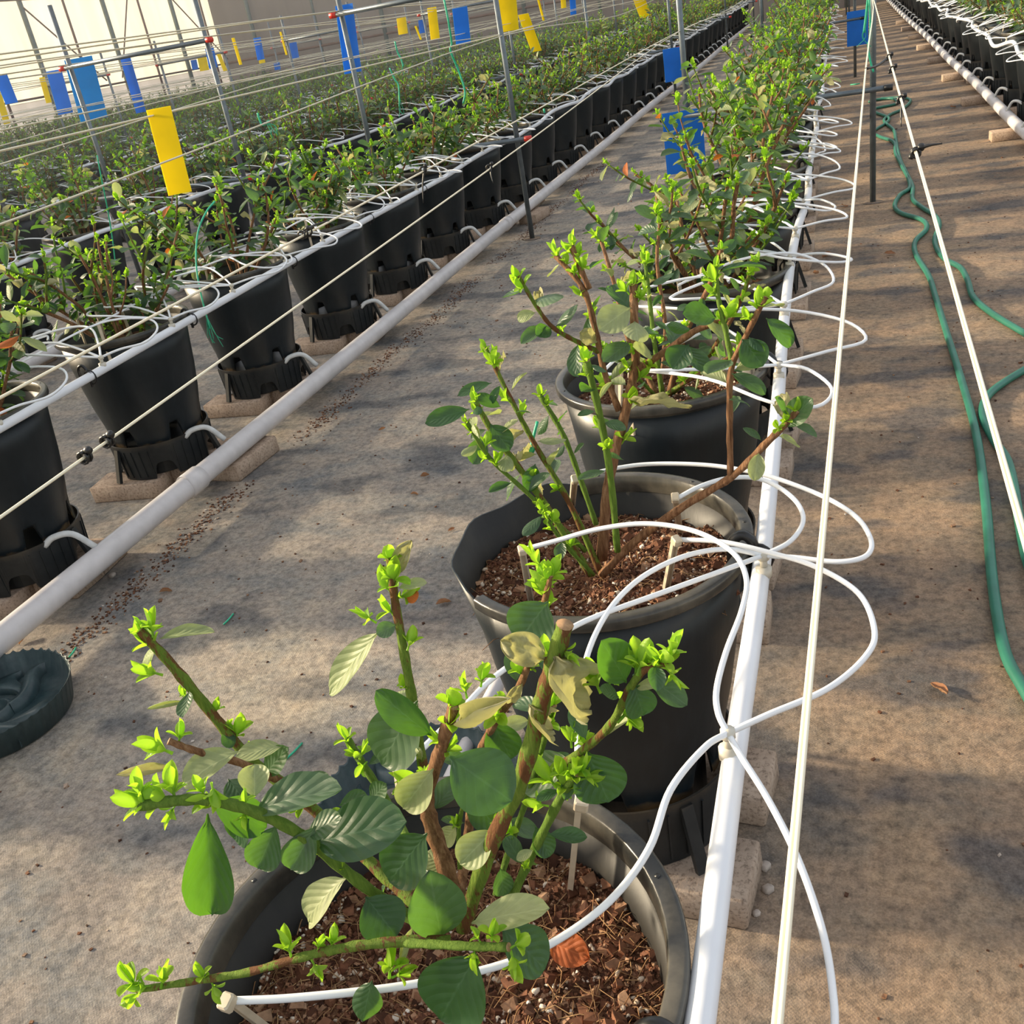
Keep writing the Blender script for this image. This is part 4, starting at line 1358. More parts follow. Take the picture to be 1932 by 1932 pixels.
# petiole-side sprouts: pixel, depth, size in pixels, direction on the picture plane (right, up)
H1S = [(288, 1196, .503, 46, .0, 1), (300, 1272, .505, 50, -1, .4), (352, 1315, .508, 24, -.3, .6), (408, 1345, .512, 28, .1, 1), (318, 1418, .455, 60, -1, .5), (338, 1398, .455, 40, .1, 1), (268, 1505, .362, 52, -.3, 1),
       (330, 1520, .37, 42, -.5, -.9), (400, 1482, .38, 45, .2, -.5), (385, 1500, .38, 40, -.4, .8), (462, 1520, .39, 34, 0, 1), (462, 1530, .39, 32, 0, -1), (425, 1385, .51, 30, .3, 1), (680, 1428, .575, 42, .3, .8),
       (690, 1440, .575, 30, -.3, -.3), (770, 1222, .525, 40, .3, 1), (705, 1172, .535, 44, -1, .7), (738, 1120, .54, 52, -.4, 1), (752, 1128, .54, 46, .9, .5), (742, 1160, .535, 44, -.2, .3), (736, 1062, .545, 24, -.3, 1), (768, 1300, .52, 30, -.3, .8),
       (880, 1312, .50, 42, -.2, 1), (908, 1290, .50, 44, .2, 1), (1020, 1070, .52, 52, -.6, 1), (1042, 1092, .52, 44, .2, 1), (1035, 1150, .52, 40, .0, 1), (1040, 1245, .44, 46, -.4, 1), (1060, 1225, .44, 42, .3, -.2), (985, 1275, .52, 36, -.5, .9), (1000, 1262, .52, 30, .5, .6),
       (1130, 1300, .445, 60, -.5, 1), (1150, 1290, .445, 40, .4, .8), (1200, 1272, .435, 62, .0, 1), (1222, 1262, .433, 46, .5, .6), (1265, 1245, .43, 54, .3, 1), (1258, 1262, .43, 46, .6, -.7), (1250, 1248, .43, 40, -.9, .8), (1182, 1350, .45, 38, .5, -.3), (1180, 1330, .45, 30, .8, .1),
       (1078, 1405, .47, 44, -.1, 1), (1045, 1480, .462, 56, -.6, .8), (1090, 1462, .46, 46, .5, 1), (1100, 1470, .46, 40, 1, .2), (1030, 1520, .462, 40, -.8, .2), (1065, 1470, .462, 44, -.3, 1), (1088, 1405, .475, 34, .6, .5), (1010, 1390, .48, 36, .4, .8), (955, 1330, .525, 26, -.4, .8), (866, 1440, .468, 30, .8, .5),
       (835, 1405, .468, 36, -.8, .8), (800, 1468, .472, 28, .2, 1), (760, 1475, .50, 28, -.6, .6), (548, 1800, .378, 48, -.3, 1), (600, 1790, .382, 26, .3, .7), (590, 1815, .38, 40, .4, -.8), (385, 1848, .364, 40, -.3, 1), (400, 1855, .364, 40, .3, -.9), (305, 1858, .357, 52, .2, 1), (258, 1862, .355, 62, -.4, 1),
       (262, 1872, .355, 40, -.6, -.5), (280, 1860, .356, 40, -1, .1), (625, 1785, .388, 36, .2, 1), (735, 1838, .395, 58, .1, 1), (745, 1842, .395, 44, .8, .4), (895, 1790, .388, 40, .0, -1), (928, 1770, .386, 46, .1, 1), (965, 1800, .384, 48, .2, -.6), (968, 1786, .384, 44, .7, .6), (905, 1775, .388, 30, -.4, .7),
       (760, 1580, .55, 30, -.6, .3), (940, 1560, .48, 22, -.2, 1), (855, 1560, .50, 26, .5, 1), (640, 1640, .415, 20, .4, .8), (1055, 1500, .462, 30, .9, .4), (990, 1640, .455, 20, .3, 1)]
def hsprout(root, u, v, y, s, dx, dy, rnd):
    p = py(u, v, y)
    dep = CR[2].dot(p - Vector((0, 0, CAM_H)))
    size = 1.22 * s * dep / F_PX
    d = CR[0] * dx - CR[1] * dy - CR[2] * rnd.uniform(-.1, .5)
    link('sprout', SPROUT_H[rnd.randrange(6)], root, up_frame(p - root.location, d, size, rnd.uniform(0, 6)))
for a in H1S:
    hsprout(H1, *a, rr)

def dress(root, pts, r, rnd, step, f0, lsize, hi, pl=.55):
    """leaves and sprouts at the nodes of a cane (pts local to root)"""
    L = sum((b - a).length for a, b in zip(pts, pts[1:]))
    n = max(2, int(L * (1 - f0) / step))
    ang = rnd.uniform(0, 6)
    for q in range(n):
        f = f0 + (1 - f0) * (q + rnd.random() * .6) / n
        a = f * (len(pts) - 1)
        i = min(len(pts) - 2, int(a))
        p = pts[i].lerp(pts[i + 1], a - i)
        t = (pts[i + 1] - pts[i]).normalized()
        ang += 2.4 + rnd.uniform(-.4, .4)
        s = t.cross(Vector((0, 0, 1)))
        if s.length < .05: s = Vector((1, 0, 0))
        s.normalize()
        side = (s * math.cos(ang) + s.cross(t) * math.sin(ang)).normalized()
        if rnd.random() < pl:
            L2 = lsize * rnd.uniform(.6, 1.2)
            ax = (side + t * rnd.uniform(-.1, .6) + Vector((0, 0, rnd.uniform(-.7, .3)))).normalized()
            x = rnd.random()
            key = 'g' if x < .42 else 'd' if x < .64 else 'p' if x < .86 else 'y' if x < .96 else 'roll'
            S = LEAF[key + ('H' if hi else '')]
            link('leaf', S[rnd.randrange(len(S))], root, frame(p + side * r, p + side * r + ax * L2, t * .6 + cam_dir(p + root.location) * .5 + Vector((rnd.uniform(-.4, .4), rnd.uniform(-.4, .4), .6)), L2 * rnd.uniform(.45, .62)))
        else:
            link('sprout', SPROUT_H[rnd.randrange(6)], root, up_frame(p + side * r * .8, side * .7 + Vector((0, 0, 1)), rnd.uniform(.018, .032), rnd.uniform(0, 6)))
    tp = (pts[-1] - pts[-2]).normalized()
    link('sprout', SPROUT_H[rnd.randrange(6)], root, up_frame(pts[-1] - tp * .006, tp + Vector((rnd.uniform(-.3, .3), rnd.uniform(-.3, .3), .6)), rnd.uniform(.017, .027), rnd.uniform(0, 6)))
    link('sprout', SPROUT_H[rnd.randrange(6)], root, up_frame(pts[-1] - tp * .02, tp + Vector((rnd.uniform(-.9, .9), rnd.uniform(-.6, .6), .4)), rnd.uniform(.018, .03), rnd.uniform(0, 6)))
for ci, f0, st, ls in ((0, .15, .040, .030), (1, .10, .05, .022), (3, .12, .032, .028), (4, .12, .032, .026), (5, .10, .034, .026), (6, .10, .030, .026), (7, .05, .045, .030), (8, .10, .045, .030), (12, .2, .04, .026)):
    dress(H1, H1P[ci], .004, rr, st, f0, ls, True, .68)
H2C = [
    ([(1115, 1085, 1.09), (1050, 985, 1.09), (985, 890, 1.10), (935, 825, 1.10), (895, 755, 1.11)], .0072, .0050, 'cane_mottled', .30, .034),
    ([(1135, 1085, 1.11), (1075, 950, 1.12), (1010, 840, 1.13), (960, 745, 1.14), (915, 655, 1.15)], .0062, .0036, 'cane_mottled', .30, .034),
    ([(1105, 1040, 1.10), (1000, 935, 1.08), (925, 865, 1.07), (880, 795, 1.06)], .0044, .0036, 'cane_green', .35, .034),
    ([(1125, 990, 1.17), (1090, 890, 1.18), (1060, 815, 1.19), (1018, 745, 1.20)], .0052, .0050, 'cane_green', .45, .026),
    ([(1135, 1055, 1.12), (1150, 900, 1.13), (1178, 785, 1.14), (1198, 690, 1.15), (1197, 620, 1.15), (1195, 535, 1.16)], .0105, .0066, 'bark', .25, .042),
    ([(1195, 700, 1.15), (1245, 670, 1.14), (1310, 625, 1.12), (1375, 598, 1.10)], .0062, .0050, 'bark', .15, .040),
    ([(1168, 775, 1.14), (1140, 700, 1.15), (1124, 625, 1.16), (1100, 545, 1.17), (1048, 482, 1.18)], .0058, .0046, 'bark', .10, .036),
    ([(1112, 545, 1.17), (1092, 500, 1.17), (1078, 462, 1.17)], .005, .0048, 'bark', .2, .030),
    ([(1132, 665, 1.155), (1080, 640, 1.15), (1040, 615, 1.14), (1010, 575, 1.13), (978, 520, 1.12)], .0046, .0032, 'cane_mottled', .05, .036),
    ([(1165, 1040, 1.08), (1152, 900, 1.07), (1132, 785, 1.06), (1106, 680, 1.05)], .0058, .0062, 'cane_green', .35, .030),
    ([(1135, 1085, 1.10), (1200, 1020, 1.09), (1290, 955, 1.075), (1380, 900, 1.06), (1440, 842, 1.045), (1482, 800, 1.04), (1505, 775, 1.035)], .0078, .0046, 'bark', .62, .030),
    ([(1378, 895, 1.06), (1377, 800, 1.06), (1379, 700, 1.06), (1402, 645, 1.06), (1445, 558, 1.055)], .0052, .0042, 'bark', .25, .036),
    ([(1382, 690, 1.06), (1370, 630, 1.07), (1355, 560, 1.08), (1350, 500, 1.09)], .0042, .0034, 'cane_green', .25, .040),
    ([(1120, 1085, 1.09), (1060, 1020, 1.07), (1020, 960, 1.06)], .004, .003, 'cane_green', .3, .03),
]
rr = random.Random(8)
for pts, r0, r1, kind, f0, ls in H2C:
    P = hcane(H2, pts, r0, r1, kind, .74)
    dress(H2, P, r0 * .8, rr, .017, f0, ls * 1.2, True, .66)
for b, t, wd, key, tilt, var in [((886, 772, 1.07), (800, 797, 1.05), .026, 'd', .5, 0), ((928, 722, 1.14), (862, 744, 1.12), .020, 'd', .5, 0), ((1190, 580, 1.15), (1130, 620, 1.12), .040, 'p', .2, 0), ((945, 768, 1.13), (895, 745, 1.12), .018, 'd', .3, 0),
                                 ((915, 822, 1.09), (892, 876, 1.07), .030, 'g', .1, 4), ((925, 800, 1.10), (962, 850, 1.09), .032, 'd', 0, 0), ((1010, 875, 1.10), (998, 928, 1.08), .026, 'd', 0, 4), ((1352, 600, 1.08), (1290, 588, 1.06), .034, 'd', .4, 0),
                                 ((1300, 650, 1.11), (1268, 695, 1.09), .038, 'd', .2, 4), ((1478, 805, 1.04), (1530, 752, 1.03), .030, 'g', .2, 0), ((1380, 705, 1.05), (1450, 735, 1.03), .020, 'g', .6, 3), ((1445, 600, 1.05), (1505, 652, 1.04), .022, 'd', .5, 3),
                                 ((1400, 640, 1.055), (1440, 690, 1.04), .034, 'd', .2, 0), ((1195, 760, 1.13), (1290, 752, 1.08), .024, 'y', .4, 1), ((1010, 590, 1.13), (972, 600, 1.12), .016, 'p', .3, 3), ((1040, 620, 1.14), (1012, 632, 1.12), .024, 'd', .2, 4)]:
    hleaf(H2, b, t, wd, key, tilt, var, rr)
# third bush, half hidden by the second
H3C = [
    ([(1250, 745, 1.75), (1235, 650, 1.77), (1225, 560, 1.79), (1215, 480, 1.82)], .0075, .005, 'cane_green', .2, .04),
    ([(1262, 745, 1.75), (1290, 640, 1.73), (1335, 545, 1.72), (1362, 470, 1.70)], .008, .005, 'bark', .2, .044),
    ([(1240, 745, 1.76), (1185, 640, 1.80), (1160, 540, 1.83), (1130, 440, 1.86)], .0075, .005, 'bark', .2, .042),
    ([(1265, 745, 1.76), (1345, 660, 1.75), (1400, 560, 1.73), (1420, 490, 1.72)], .0075, .005, 'cane_mottled', .2, .044),
    ([(1245, 742, 1.79), (1255, 620, 1.86), (1240, 500, 1.90), (1245, 420, 1.92)], .0065, .0045, 'bark', .2, .042),
    ([(1235, 745, 1.74), (1180, 690, 1.70), (1130, 650, 1.66)], .005, .0035, 'cane_green', .2, .036),
    ([(1255, 745, 1.72), (1330, 700, 1.66), (1400, 660, 1.64)], .006, .004, 'cane_mottled', .2, .042),
]
for pts, r0, r1, kind, f0, ls in H3C:
    P = hcane(H3, pts, r0, r1, kind, .7)
    dress(H3, P, r0 * .8, rr, .0135, f0, ls, True, .68)

# ------------------------------------------------------------------ trellis frames: two posts, two cross bars
FR_Y = [5.4, 11.35, 17.3, 23.2]
POSTX = {'C': (-.735, .154), 'L1': (-2.52, -1.655), 'L2': (-4.33, -3.375), 'L3': (-6.05, -5.2), 'L4': (-7.8, -6.9), 'L5': (-9.5, -8.6)}
for rn, (xa, xb) in POSTX.items():
    for i, fy in enumerate(FR_Y):
        if not (visible(xa, fy, 0, 1.5) or visible(xb, fy, 0, 1.5)):
            continue
        root = empty('trellis_frame', (xa, fy, 0))
        tag(root, 'grey two-post trellis frame straddling the %s row, %s from near end' % (ROWN[rn], ORD[i + 1]), 'trellis frame', 'trellis frames across the rows')
        hgt = (1.62, 1.55, 1.7, 1.6)[i] if rn != 'C' else 1.6
        for xx in (0, xb - xa):
            mb = MB()
            tube(mb, [(xx, 0, 0), (xx, 0, hgt)], .0145, 10)
            link('post', mb.mesh('post', M['steel']), root)
            mb = MB()
            revolve(mb, [(.0145, .002), (.035, .003), (.05, .0)], 12)
            link('footing_ring', mb.mesh('footing_ring', M['floor']), root, Matrix.Translation((xx, 0, .002)))
        for z, e in ((.535, .062), (1.287, .03)):
            yo = -.026
            x0, x1 = -e - (.05 if z < 1 else 0), xb - xa + e
            mb = MB()
            tube(mb, [(x0, yo, z), (x1, yo, z)], .0125, 10)
            link('crossbar', mb.mesh('crossbar', M['steel']), root)
            cm = 'black' if rn == 'C' else 'red'
            for xe, s in ((x0, -1), (x1, 1)):
                mb = MB()
                tube(mb, [(xe - s * .012, yo, z), (xe + s * .026, yo, z)], .0150, 10)
                link('end_cap', mb.mesh('end_cap', M[cm]), root)

# ------------------------------------------------------------------ plastic guide wires (twin strands) and their ties
def guide_wire(pts, label, r=.0021, gap=.0023, grp='guide wires along the rows', seg=6):
    P0 = Vector(pts[0])
    root = empty('guide_wire', P0)
    P = catmull([Vector(p) for p in pts], 4)
    for s in (-1, 1):
        mb = MB()
        tube(mb, [p - P0 + Vector((s * gap * .85, 0, s * gap * .4)) for p in P], r, seg, False)
        link('strand', mb.mesh('strand', M['wire']), root)
    tag(root, label, 'wire', grp)
    return root, P0
PIN_R, PIN_L = Vector((.150, 5.385, .928)), Vector((-.742, 5.385, .928))
wR1, oR1 = guide_wire([py(1461, 1990, .21), py(1461, 1990, .21).lerp(PIN_R, .5), PIN_R, (.13, 8.2, .90), (.16, 11.3, .95), (.12, 14, .9), (.16, 17.2, .95), (.16, 23, .95)], 'left of the two cream guide wires converging on the post by the green hose', .0011, .0012, seg=8)
wR2, oR2 = guide_wire([py(1995, 1235, .415), py(1995, 1235, .415).lerp(PIN_R, .5) + Vector((.0, 0, .004)), PIN_R + Vector((.004, 0, 0)), (.19, 8.2, .90), (.16, 11.3, .95), (.2, 14, .9), (.165, 17.2, .95), (.165, 23, .95)], 'right one of the two cream guide wires, above the green hose', .0011, .0012, seg=8)
a, b = px(-40, 1005, -.70), px(-40, 772, -.80)
wL1, oL1 = guide_wire([a, a.lerp(PIN_L, .4) + Vector((0, 0, -.004)), PIN_L, (-.72, 8.5, .90), (-.735, 11.3, .95), (-.70, 14, .9), (-.735, 17.2, .95), (-.735, 23, .95)], 'lower cream guide wire crossing in front of the first left row pots', .0015, .0016)
wL2, oL2 = guide_wire([b, b.lerp(PIN_L, .4) + Vector((0, 0, -.004)), PIN_L + Vector((-.004, 0, 0)), (-.78, 8.5, .90), (-.74, 11.3, .95), (-.77, 14, .9), (-.74, 17.2, .95), (-.74, 23, .95)], 'upper cream guide wire crossing in front of the first left row rims', .0015, .0016)
LINES = [(-1.655, 1.05, 'L1', 'right'), (-2.52, 1.07, 'L1', 'left'), (-3.375, 1.05, 'L2', 'right'), (-4.33, 1.07, 'L2', 'left'), (-5.2, 1.06, 'L3', 'right'), (-6.05, 1.08, 'L3', 'left'), (-6.9, 1.06, 'L4', 'right'), (-7.8, 1.07, 'L4', 'left'), (-8.6, 1.06, 'L5', 'right'), (-9.5, 1.07, 'L5', 'left')]
rw = random.Random(4)
for x, z, rn, sd in LINES:
    for j, (dz, dx) in enumerate(((-.035, .05), (.03, -.05))):
        pts = []
        y0 = .4
        for i, fy in enumerate(FR_Y):
            my = (y0 + fy) / 2 if i else y0 + .9
            if i == 0:
                pts.append((x + dx * 1.2, y0, z + dz * 2.2 - .05))
                pts.append((x + dx * 1.05, my + .4, z + dz * 1.9 - .045))
            else:
                pts.append((x + dx * rw.uniform(.6, 1.2), my, z + dz * rw.uniform(.8, 1.5) - .03))
            pts.append((x + dx * .12, fy - .02, z + dz * .1))
            y0 = fy
        pts.append((x, Y_END - .3, z))
        guide_wire(pts, '%s cream guide wire along the %s posts of the %s row' % (('lower', 'upper')[j], sd, ROWN[rn]), .0019, .0021, seg=5)
for x, rn, sd in ((-2.56, 'L1', 'left'), (-3.34, 'L2', 'right'), (-4.36, 'L2', 'left'), (-5.17, 'L3', 'right'), (-6.08, 'L3', 'left'), (-6.87, 'L4', 'right'), (-7.83, 'L4', 'left')):
    for j in (0, 1):
        pts = [(x + j * .04, 2.2, 1.27 + j * .02)]
        for fy in FR_Y:
            pts += [(x + j * .03, fy, 1.303), (x + j * .05, fy + 2.9, 1.26 + j * .02)]
        guide_wire(pts[:-1], '%s high pale wire on the upper bar ends, %s of the %s row' % (('first', 'second')[j], sd, ROWN[rn]), .0020, .0022, seg=5)

def wire_tie(root, O, p, d, spread=.012, tail=None, r=.0035):
    mb = MB()
    p = Vector(p); d = Vector(d).normalized()
    u = d.orthogonal().normalized(); w_ = d.cross(u)
    for k in (-1, 0, 1):
        c = p + d * spread * k * .45
        pts = [c + (u * math.cos(q) + w_ * math.sin(q)) * (.0048 + .0012 * abs(k)) for q in [i * .6 for i in range(11)]]
        tube(mb, pts, r * .5, 5)
    box(mb, p + u * .010, (r * 2.2, r * 2.2, r * 2.2), Matrix.Rotation(.6, 3, 'X'), r * .4)
    box(mb, p - u * .008 + d * .006, (r * 1.8, r * 2.4, r * 1.8), Matrix.Rotation(.3, 3, 'Y'), r * .4)
    if tail:
        t = Vector(tail)
        tube(mb, catmull([p + u * .008, p + t * .5 + Vector((0, 0, .004)), p + t], 4), [r * .9, r * .25], 6)
    link('cable_tie', mb.mesh('cable_tie', M['black']), root, Matrix.Translation(-O))
def on_line(a, b, v):
    """point of the straight stretch a-b whose picture row is v"""
    lo, hi = 0.0, 1.0
    for _ in range(40):
        m = (lo + hi) / 2
        d = a.lerp(b, m) - Vector((0, 0, CAM_H))
        vv = 966 + F_PX * CR[1].dot(d) / CR[2].dot(d)
        if vv > v: lo = m
        else: hi = m
    return a.lerp(b, lo)
a1, b1 = py(1461, 1990, .21), PIN_R
a2 = py(1995, 1235, .415)
for v, tail in ((288, (.035, -.01, .010)), (188, (.0, -.03, -.045)), (131, None), (108, None)):
    p = on_line(a2, b1, v)
    wire_tie(wR2, oR2, p, b1 - a2, .012 if v == 288 else .009, tail, .0042 if v == 288 else .0036)
p, q = on_line(a1, b1, 130), on_line(a2, b1, 108)
mb = MB(); tube(mb, catmull([p, p.lerp(q, .5) + Vector((0, 0, -.006)), q], 4), .0032, 6)
link('cross_tie', mb.mesh('cross_tie', M['black']), wR1, Matrix.Translation(-oR1))
a, b = px(-40, 1005, -.70), px(-40, 772, -.80)
for v in (862, 832, 316):
    wire_tie(wL1, oL1, on_line(a, PIN_L, v), PIN_L - a, .006, (.01, -.02, -.03) if v == 316 else None, .003)
for v in (440, 320):
    wire_tie(wL2, oL2, on_line(b, PIN_L, v), PIN_L - b, .026 if v == 440 else .008, (.02, .05, .006) if v == 440 else (-.005, -.02, -.06), .0030)

# ------------------------------------------------------------------ sticky insect cards
def card(c, wpx, hpx, y, m, label, lean=0.0, curl=0.0, fold=0.0):
    """c: pixel of the card's centre; hung at depth y"""
    best = None
    for X, zl in [(l[0], l[1] - .02) for l in LINES] + [(-2.56, 1.285), (-3.34, 1.285), (-4.36, 1.285), (-5.17, 1.285), (-6.08, 1.285), (-6.87, 1.285), (-7.83, 1.285)]:
        q = px(c[0], c[1] - hpx * .45, X)
        if c[0] < 1240 and 2.2 < q.y < Y_END - 1:
            e = abs(q.z - zl) + .012 * abs(q.y - y)
            if best is None or e < best[0]:
                best = (e, q.y)
    if best and best[0] < .16:
        y = best[1]
    p = py(c[0], c[1], y)
    dep = CR[2].dot(p - Vector((0, 0, CAM_H)))
    W, H = max(.35 * wpx, wpx - .24 * hpx) * dep / F_PX if c[0] < 1190 else wpx * dep / F_PX, hpx * dep / F_PX / .9
    mb = MB()
    nx, nz = 8, 8
    for s, off in ((1, .0006), (-1, -.0006)):
        vs = []
        for j in range(nz + 1):
            for i in range(nx + 1):
                fx, fz = i / nx - .5, j / nz - .5
                yy = curl * W * (math.cos(fx * 3.0) - .8) + fold * H * math.cos(fz * 3.0)
                vs.append(Vector((fx * W + lean * fz * H, yy + off, fz * H)))
        fs = [(j * (nx + 1) + i, j * (nx + 1) + i + 1, (j + 1) * (nx + 1) + i + 1, (j + 1) * (nx + 1) + i) for j in range(nz) for i in range(nx)]
        mb.add(vs, fs if s < 0 else [tuple(reversed(f)) for f in fs])
    o = link('sticky_card', mb.mesh('sticky_card', M[m]))
    o.location = p
    o.rotation_euler = (0, 0, math.atan2(-p.x, p.y) * .75)
    tag(o, label, 'insect trap', 'sticky insect cards')
    return o
CARDS = [
    ((320, 286), 78, 138, 2.46, 'yellow_card', 'large yellow sticky card hanging from the wires in front of the first left row', .02, .05, 0),
    ((1291, 268), 74, 100, 5.36, 'blue_card', 'blue sticky card behind the middle row foliage, on the nearest left-side post', 0, .0, .02),
    ((1271, 122), 36, 52, 10.6, 'blue_card', 'small blue sticky card on a far post beside the first left row pots', 0, .05, 0),
    ((1618, 53), 38, 54, 11.32, 'blue_card', 'bright blue sticky card on the second post beyond the green hose', 0, .0, 0),
    ((658, 74), 58, 104, 5.33, 'blue_card', 'folded blue sticky card hanging off the upper bar end of the nearest left frame', -.02, .2, 0),
    ((163, 168), 74, 96, 5.46, 'cyan_card', 'wide light blue sticky card behind a grey post before the bright film', 0, .05, 0),
    ((113, 174), 44, 68, 5.6, 'blue_card', 'deep blue sticky card beside the light blue one', 0, .05, 0),
    ((252, 160), 40, 88, 5.2, 'blue_card', 'curved deep blue sticky card hanging alone right of the light blue one', .05, .35, 0),
    ((12, 168), 34, 46, 6.2, 'blue_card', 'blue sticky card at the left edge partly behind wires', .1, .1, 0),
    ((4, 202), 26, 58, 4.4, 'yellow_card', 'yellow sticky card cut by the left edge of the picture', 0, .05, 0),
    ((86, 170), 20, 40, 6.0, 'yellow_card', 'narrow yellow sticky card half hidden behind the deep blue one', 0, .1, 0),
    ((957, 18), 54, 66, 5.6, 'yellow_card', 'yellow sticky card hung behind the top of the nearest left post', 0, .1, 0),
    ((1000, 62), 34, 60, 5.8, 'yellow_card', 'slim slanted yellow sticky card just right of the nearest left post', .3, .05, 0),
    ((871, 49), 42, 56, 6.6, 'blue_card', 'blue sticky card beside a hanging green twine', 0, .05, 0),
    ((818, 44), 29, 48, 8.2, 'yellow_card', 'yellow sticky card on a post left of the green twine', 0, .08, 0),
    ((759, 49), 24, 25, 10.5, 'yellow_card', 'small square yellow sticky card far back on a thin post', 0, .1, 0),
    ((796, 50), 16, 20, 10.0, 'blue_card', 'tiny blue sticky card left of the yellow one by the twine', 0, .1, 0),
    ((789, 62), 9, 22, 9.0, 'yellow_card', 'thin yellow sliver of card turned edge-on', .3, .0, 0),
    ((447, 97), 16, 42, 9.6, 'yellow_card', 'tall yellow sticky card on a green post before the brown wall', .1, .1, 0),
    ((535, 82), 11, 36, 10.2, 'yellow_card', 'thin yellow sticky card under a blue-grey crossbar', .1, .1, 0),
    ((489, 92), 22, 34, 10.4, 'blue_card', 'blue sticky card hanging above the distant foliage', 0, .2, 0),
    ((494, 113), 14, 10, 10.5, 'yellow_card', 'yellow scrap of card just under the distant blue card', 0, .1, 0),
    ((555, 95), 20, 24, 10.6, 'blue_card', 'square blue sticky card beside pale green twine far back', 0, .1, 0),
    ((384, 121), 22, 20, 10.8, 'yellow_card', 'yellow double sticky card near the red-capped bar', 0, .2, 0),
    ((367, 122), 15, 15, 11.0, 'blue_card', 'small blue sticky card left of the yellow double card', 0, .1, 0),
    ((399, 109), 24, 32, 8.6, 'blue_card', 'blue sticky card behind the red-capped post', 0, .1, 0),
    ((419, 118), 14, 27, 8.7, 'yellow_card', 'yellow sticky card right of the red-capped post', .2, .1, 0),
    ((523, 125), 14, 11, 11.5, 'blue_card', 'tiny blue sticky card low over the far bushes', 0, .1, 0),
    ((1211, 12), 22, 36, 12.5, 'yellow_card', 'yellow sticky card near the top edge right of the white post', .3, .05, 0),
    ((1081, 10), 18, 28, 12.0, 'blue_card', 'blue sticky card at the top edge between two yellow ones', 0, .1, 0),
    ((1103, 6), 8, 26, 12.2, 'yellow_card', 'narrow yellow card at the top edge beside the blue one', .1, .0, 0),
    ((1020, 16), 12, 38, 10.0, 'yellow_card', 'twisted yellow sticky strip near the top edge behind the slanted card', .2, .3, 0),
    ((1063, 4), 14, 18, 12.4, 'yellow_card', 'yellow sticky card cut by the top edge', 0, .1, 0),
]
for c, wp, hp, y, m, lab, lean, curl, fold in CARDS:
    card(c, wp, hp, y, m, lab, .07 - lean if c[0] < 1200 else -lean, curl, fold)

# ------------------------------------------------------------------ green twine
def twine(pts, label, r=.0028, fray=0):
    P0 = Vector(pts[0])
    mb = MB()
    P = catmull([Vector(p) - P0 for p in pts], 5)
    tube(mb, P, r, 5)
    rnd = random.Random(len(label))
    for i in range(fray):
        e = P[-1]
        tube(mb, catmull([P[-3], e + Vector((rnd.uniform(-.02, .02), 0, -.02)), e + Vector((rnd.uniform(-.04, .04), rnd.uniform(-.01, .01), -rnd.uniform(.03, .07)))], 3), .0012, 4)
    o = link('twine', mb.mesh('twine', M['twine']))
    o.location = P0
    tag(o, label, 'twine', 'green twine ties')
TW = [
    ([(183, 293, 2.75), (192, 340, 2.75), (203, 395, 2.78), (212, 450, 2.80), (218, 500, 2.82)], 'long thin green twine from the upper wires down past the yellow card', .0022, 0),
    ([(405, 380, 2.9), (388, 402, 2.85), (373, 440, 2.8), (370, 500, 2.7), (380, 560, 2.65), (396, 620, 2.6)], 'green twine strip hanging in front of the third pot of the first left row', .0030, 6),
    ([(838, 0, 5.2), (846, 40, 5.2), (852, 80, 5.25), (850, 96, 5.25), (866, 135, 5.3), (877, 172, 5.3), (874, 195, 5.3)], 'wavy green twine hanging beside the blue card by the nearest left post', .0052, 0),
    ([(735, 128, 5.2), (745, 150, 5.2), (752, 162, 5.2), (754, 200, 5.2)], 'frayed green twine knotted on a wire above the first left row', .0040, 4),
    ([(745, 78, 6.0), (750, 98, 6.0), (757, 112, 6.0), (761, 126, 6.0)], 'pale green twine loop on a thin post far back', .0050, 2),
    ([(486, 213, 3.6), (490, 226, 3.6), (496, 236, 3.6), (508, 228, 3.6)], 'tuft of green twine knotted around the middle wires', .0042, 6),
    ([(1638, -6, 5.36), (1634, 30, 5.36), (1630, 62, 5.36)], 'bundle of turquoise twine tied around the top of the post by the hose', .0062, 3),
    ([(1640, -6, 5.35), (1642, 60, 5.35), (1638, 88, 5.35), (1642, 115, 5.35), (1648, 136, 5.35)], 'bright green twine tail hanging down the post by the hose', .0050, 0),
    ([(1026, 205, 5.25), (1028, 213, 5.25)], 'short green twine knot on the upper front wire', .0050, 0),
    ([(1014, 795, 1.16), (1004, 835, 1.15), (1000, 860, 1.14), (1012, 838, 1.14)], 'green twine tied to a cane of the second middle bush', .0022, 0),
]
for pts, lab, r, fr in TW:
    twine([py(*p) for p in pts], lab, r, fr)
for i, (u0, v0, u1, v1) in enumerate(((422, 1178, 440, 1158), (540, 1432, 570, 1402), (130, 1240, 143, 1222), (1605, 160, 1622, 158))):
    twine([pz(u0, v0, .003), pz((u0 + u1) / 2 + 1, (v0 + v1) / 2, .005), pz(u1, v1, .003)], ('scrap of turquoise twine on the floor beside the tall pruned cane', 'scrap of turquoise twine on the floor behind the nearest bush', 'scrap of turquoise twine just past the dark green tray', 'scrap of green twine on the floor under the far blue card')[i], .0022 if i < 3 else .007, 0)

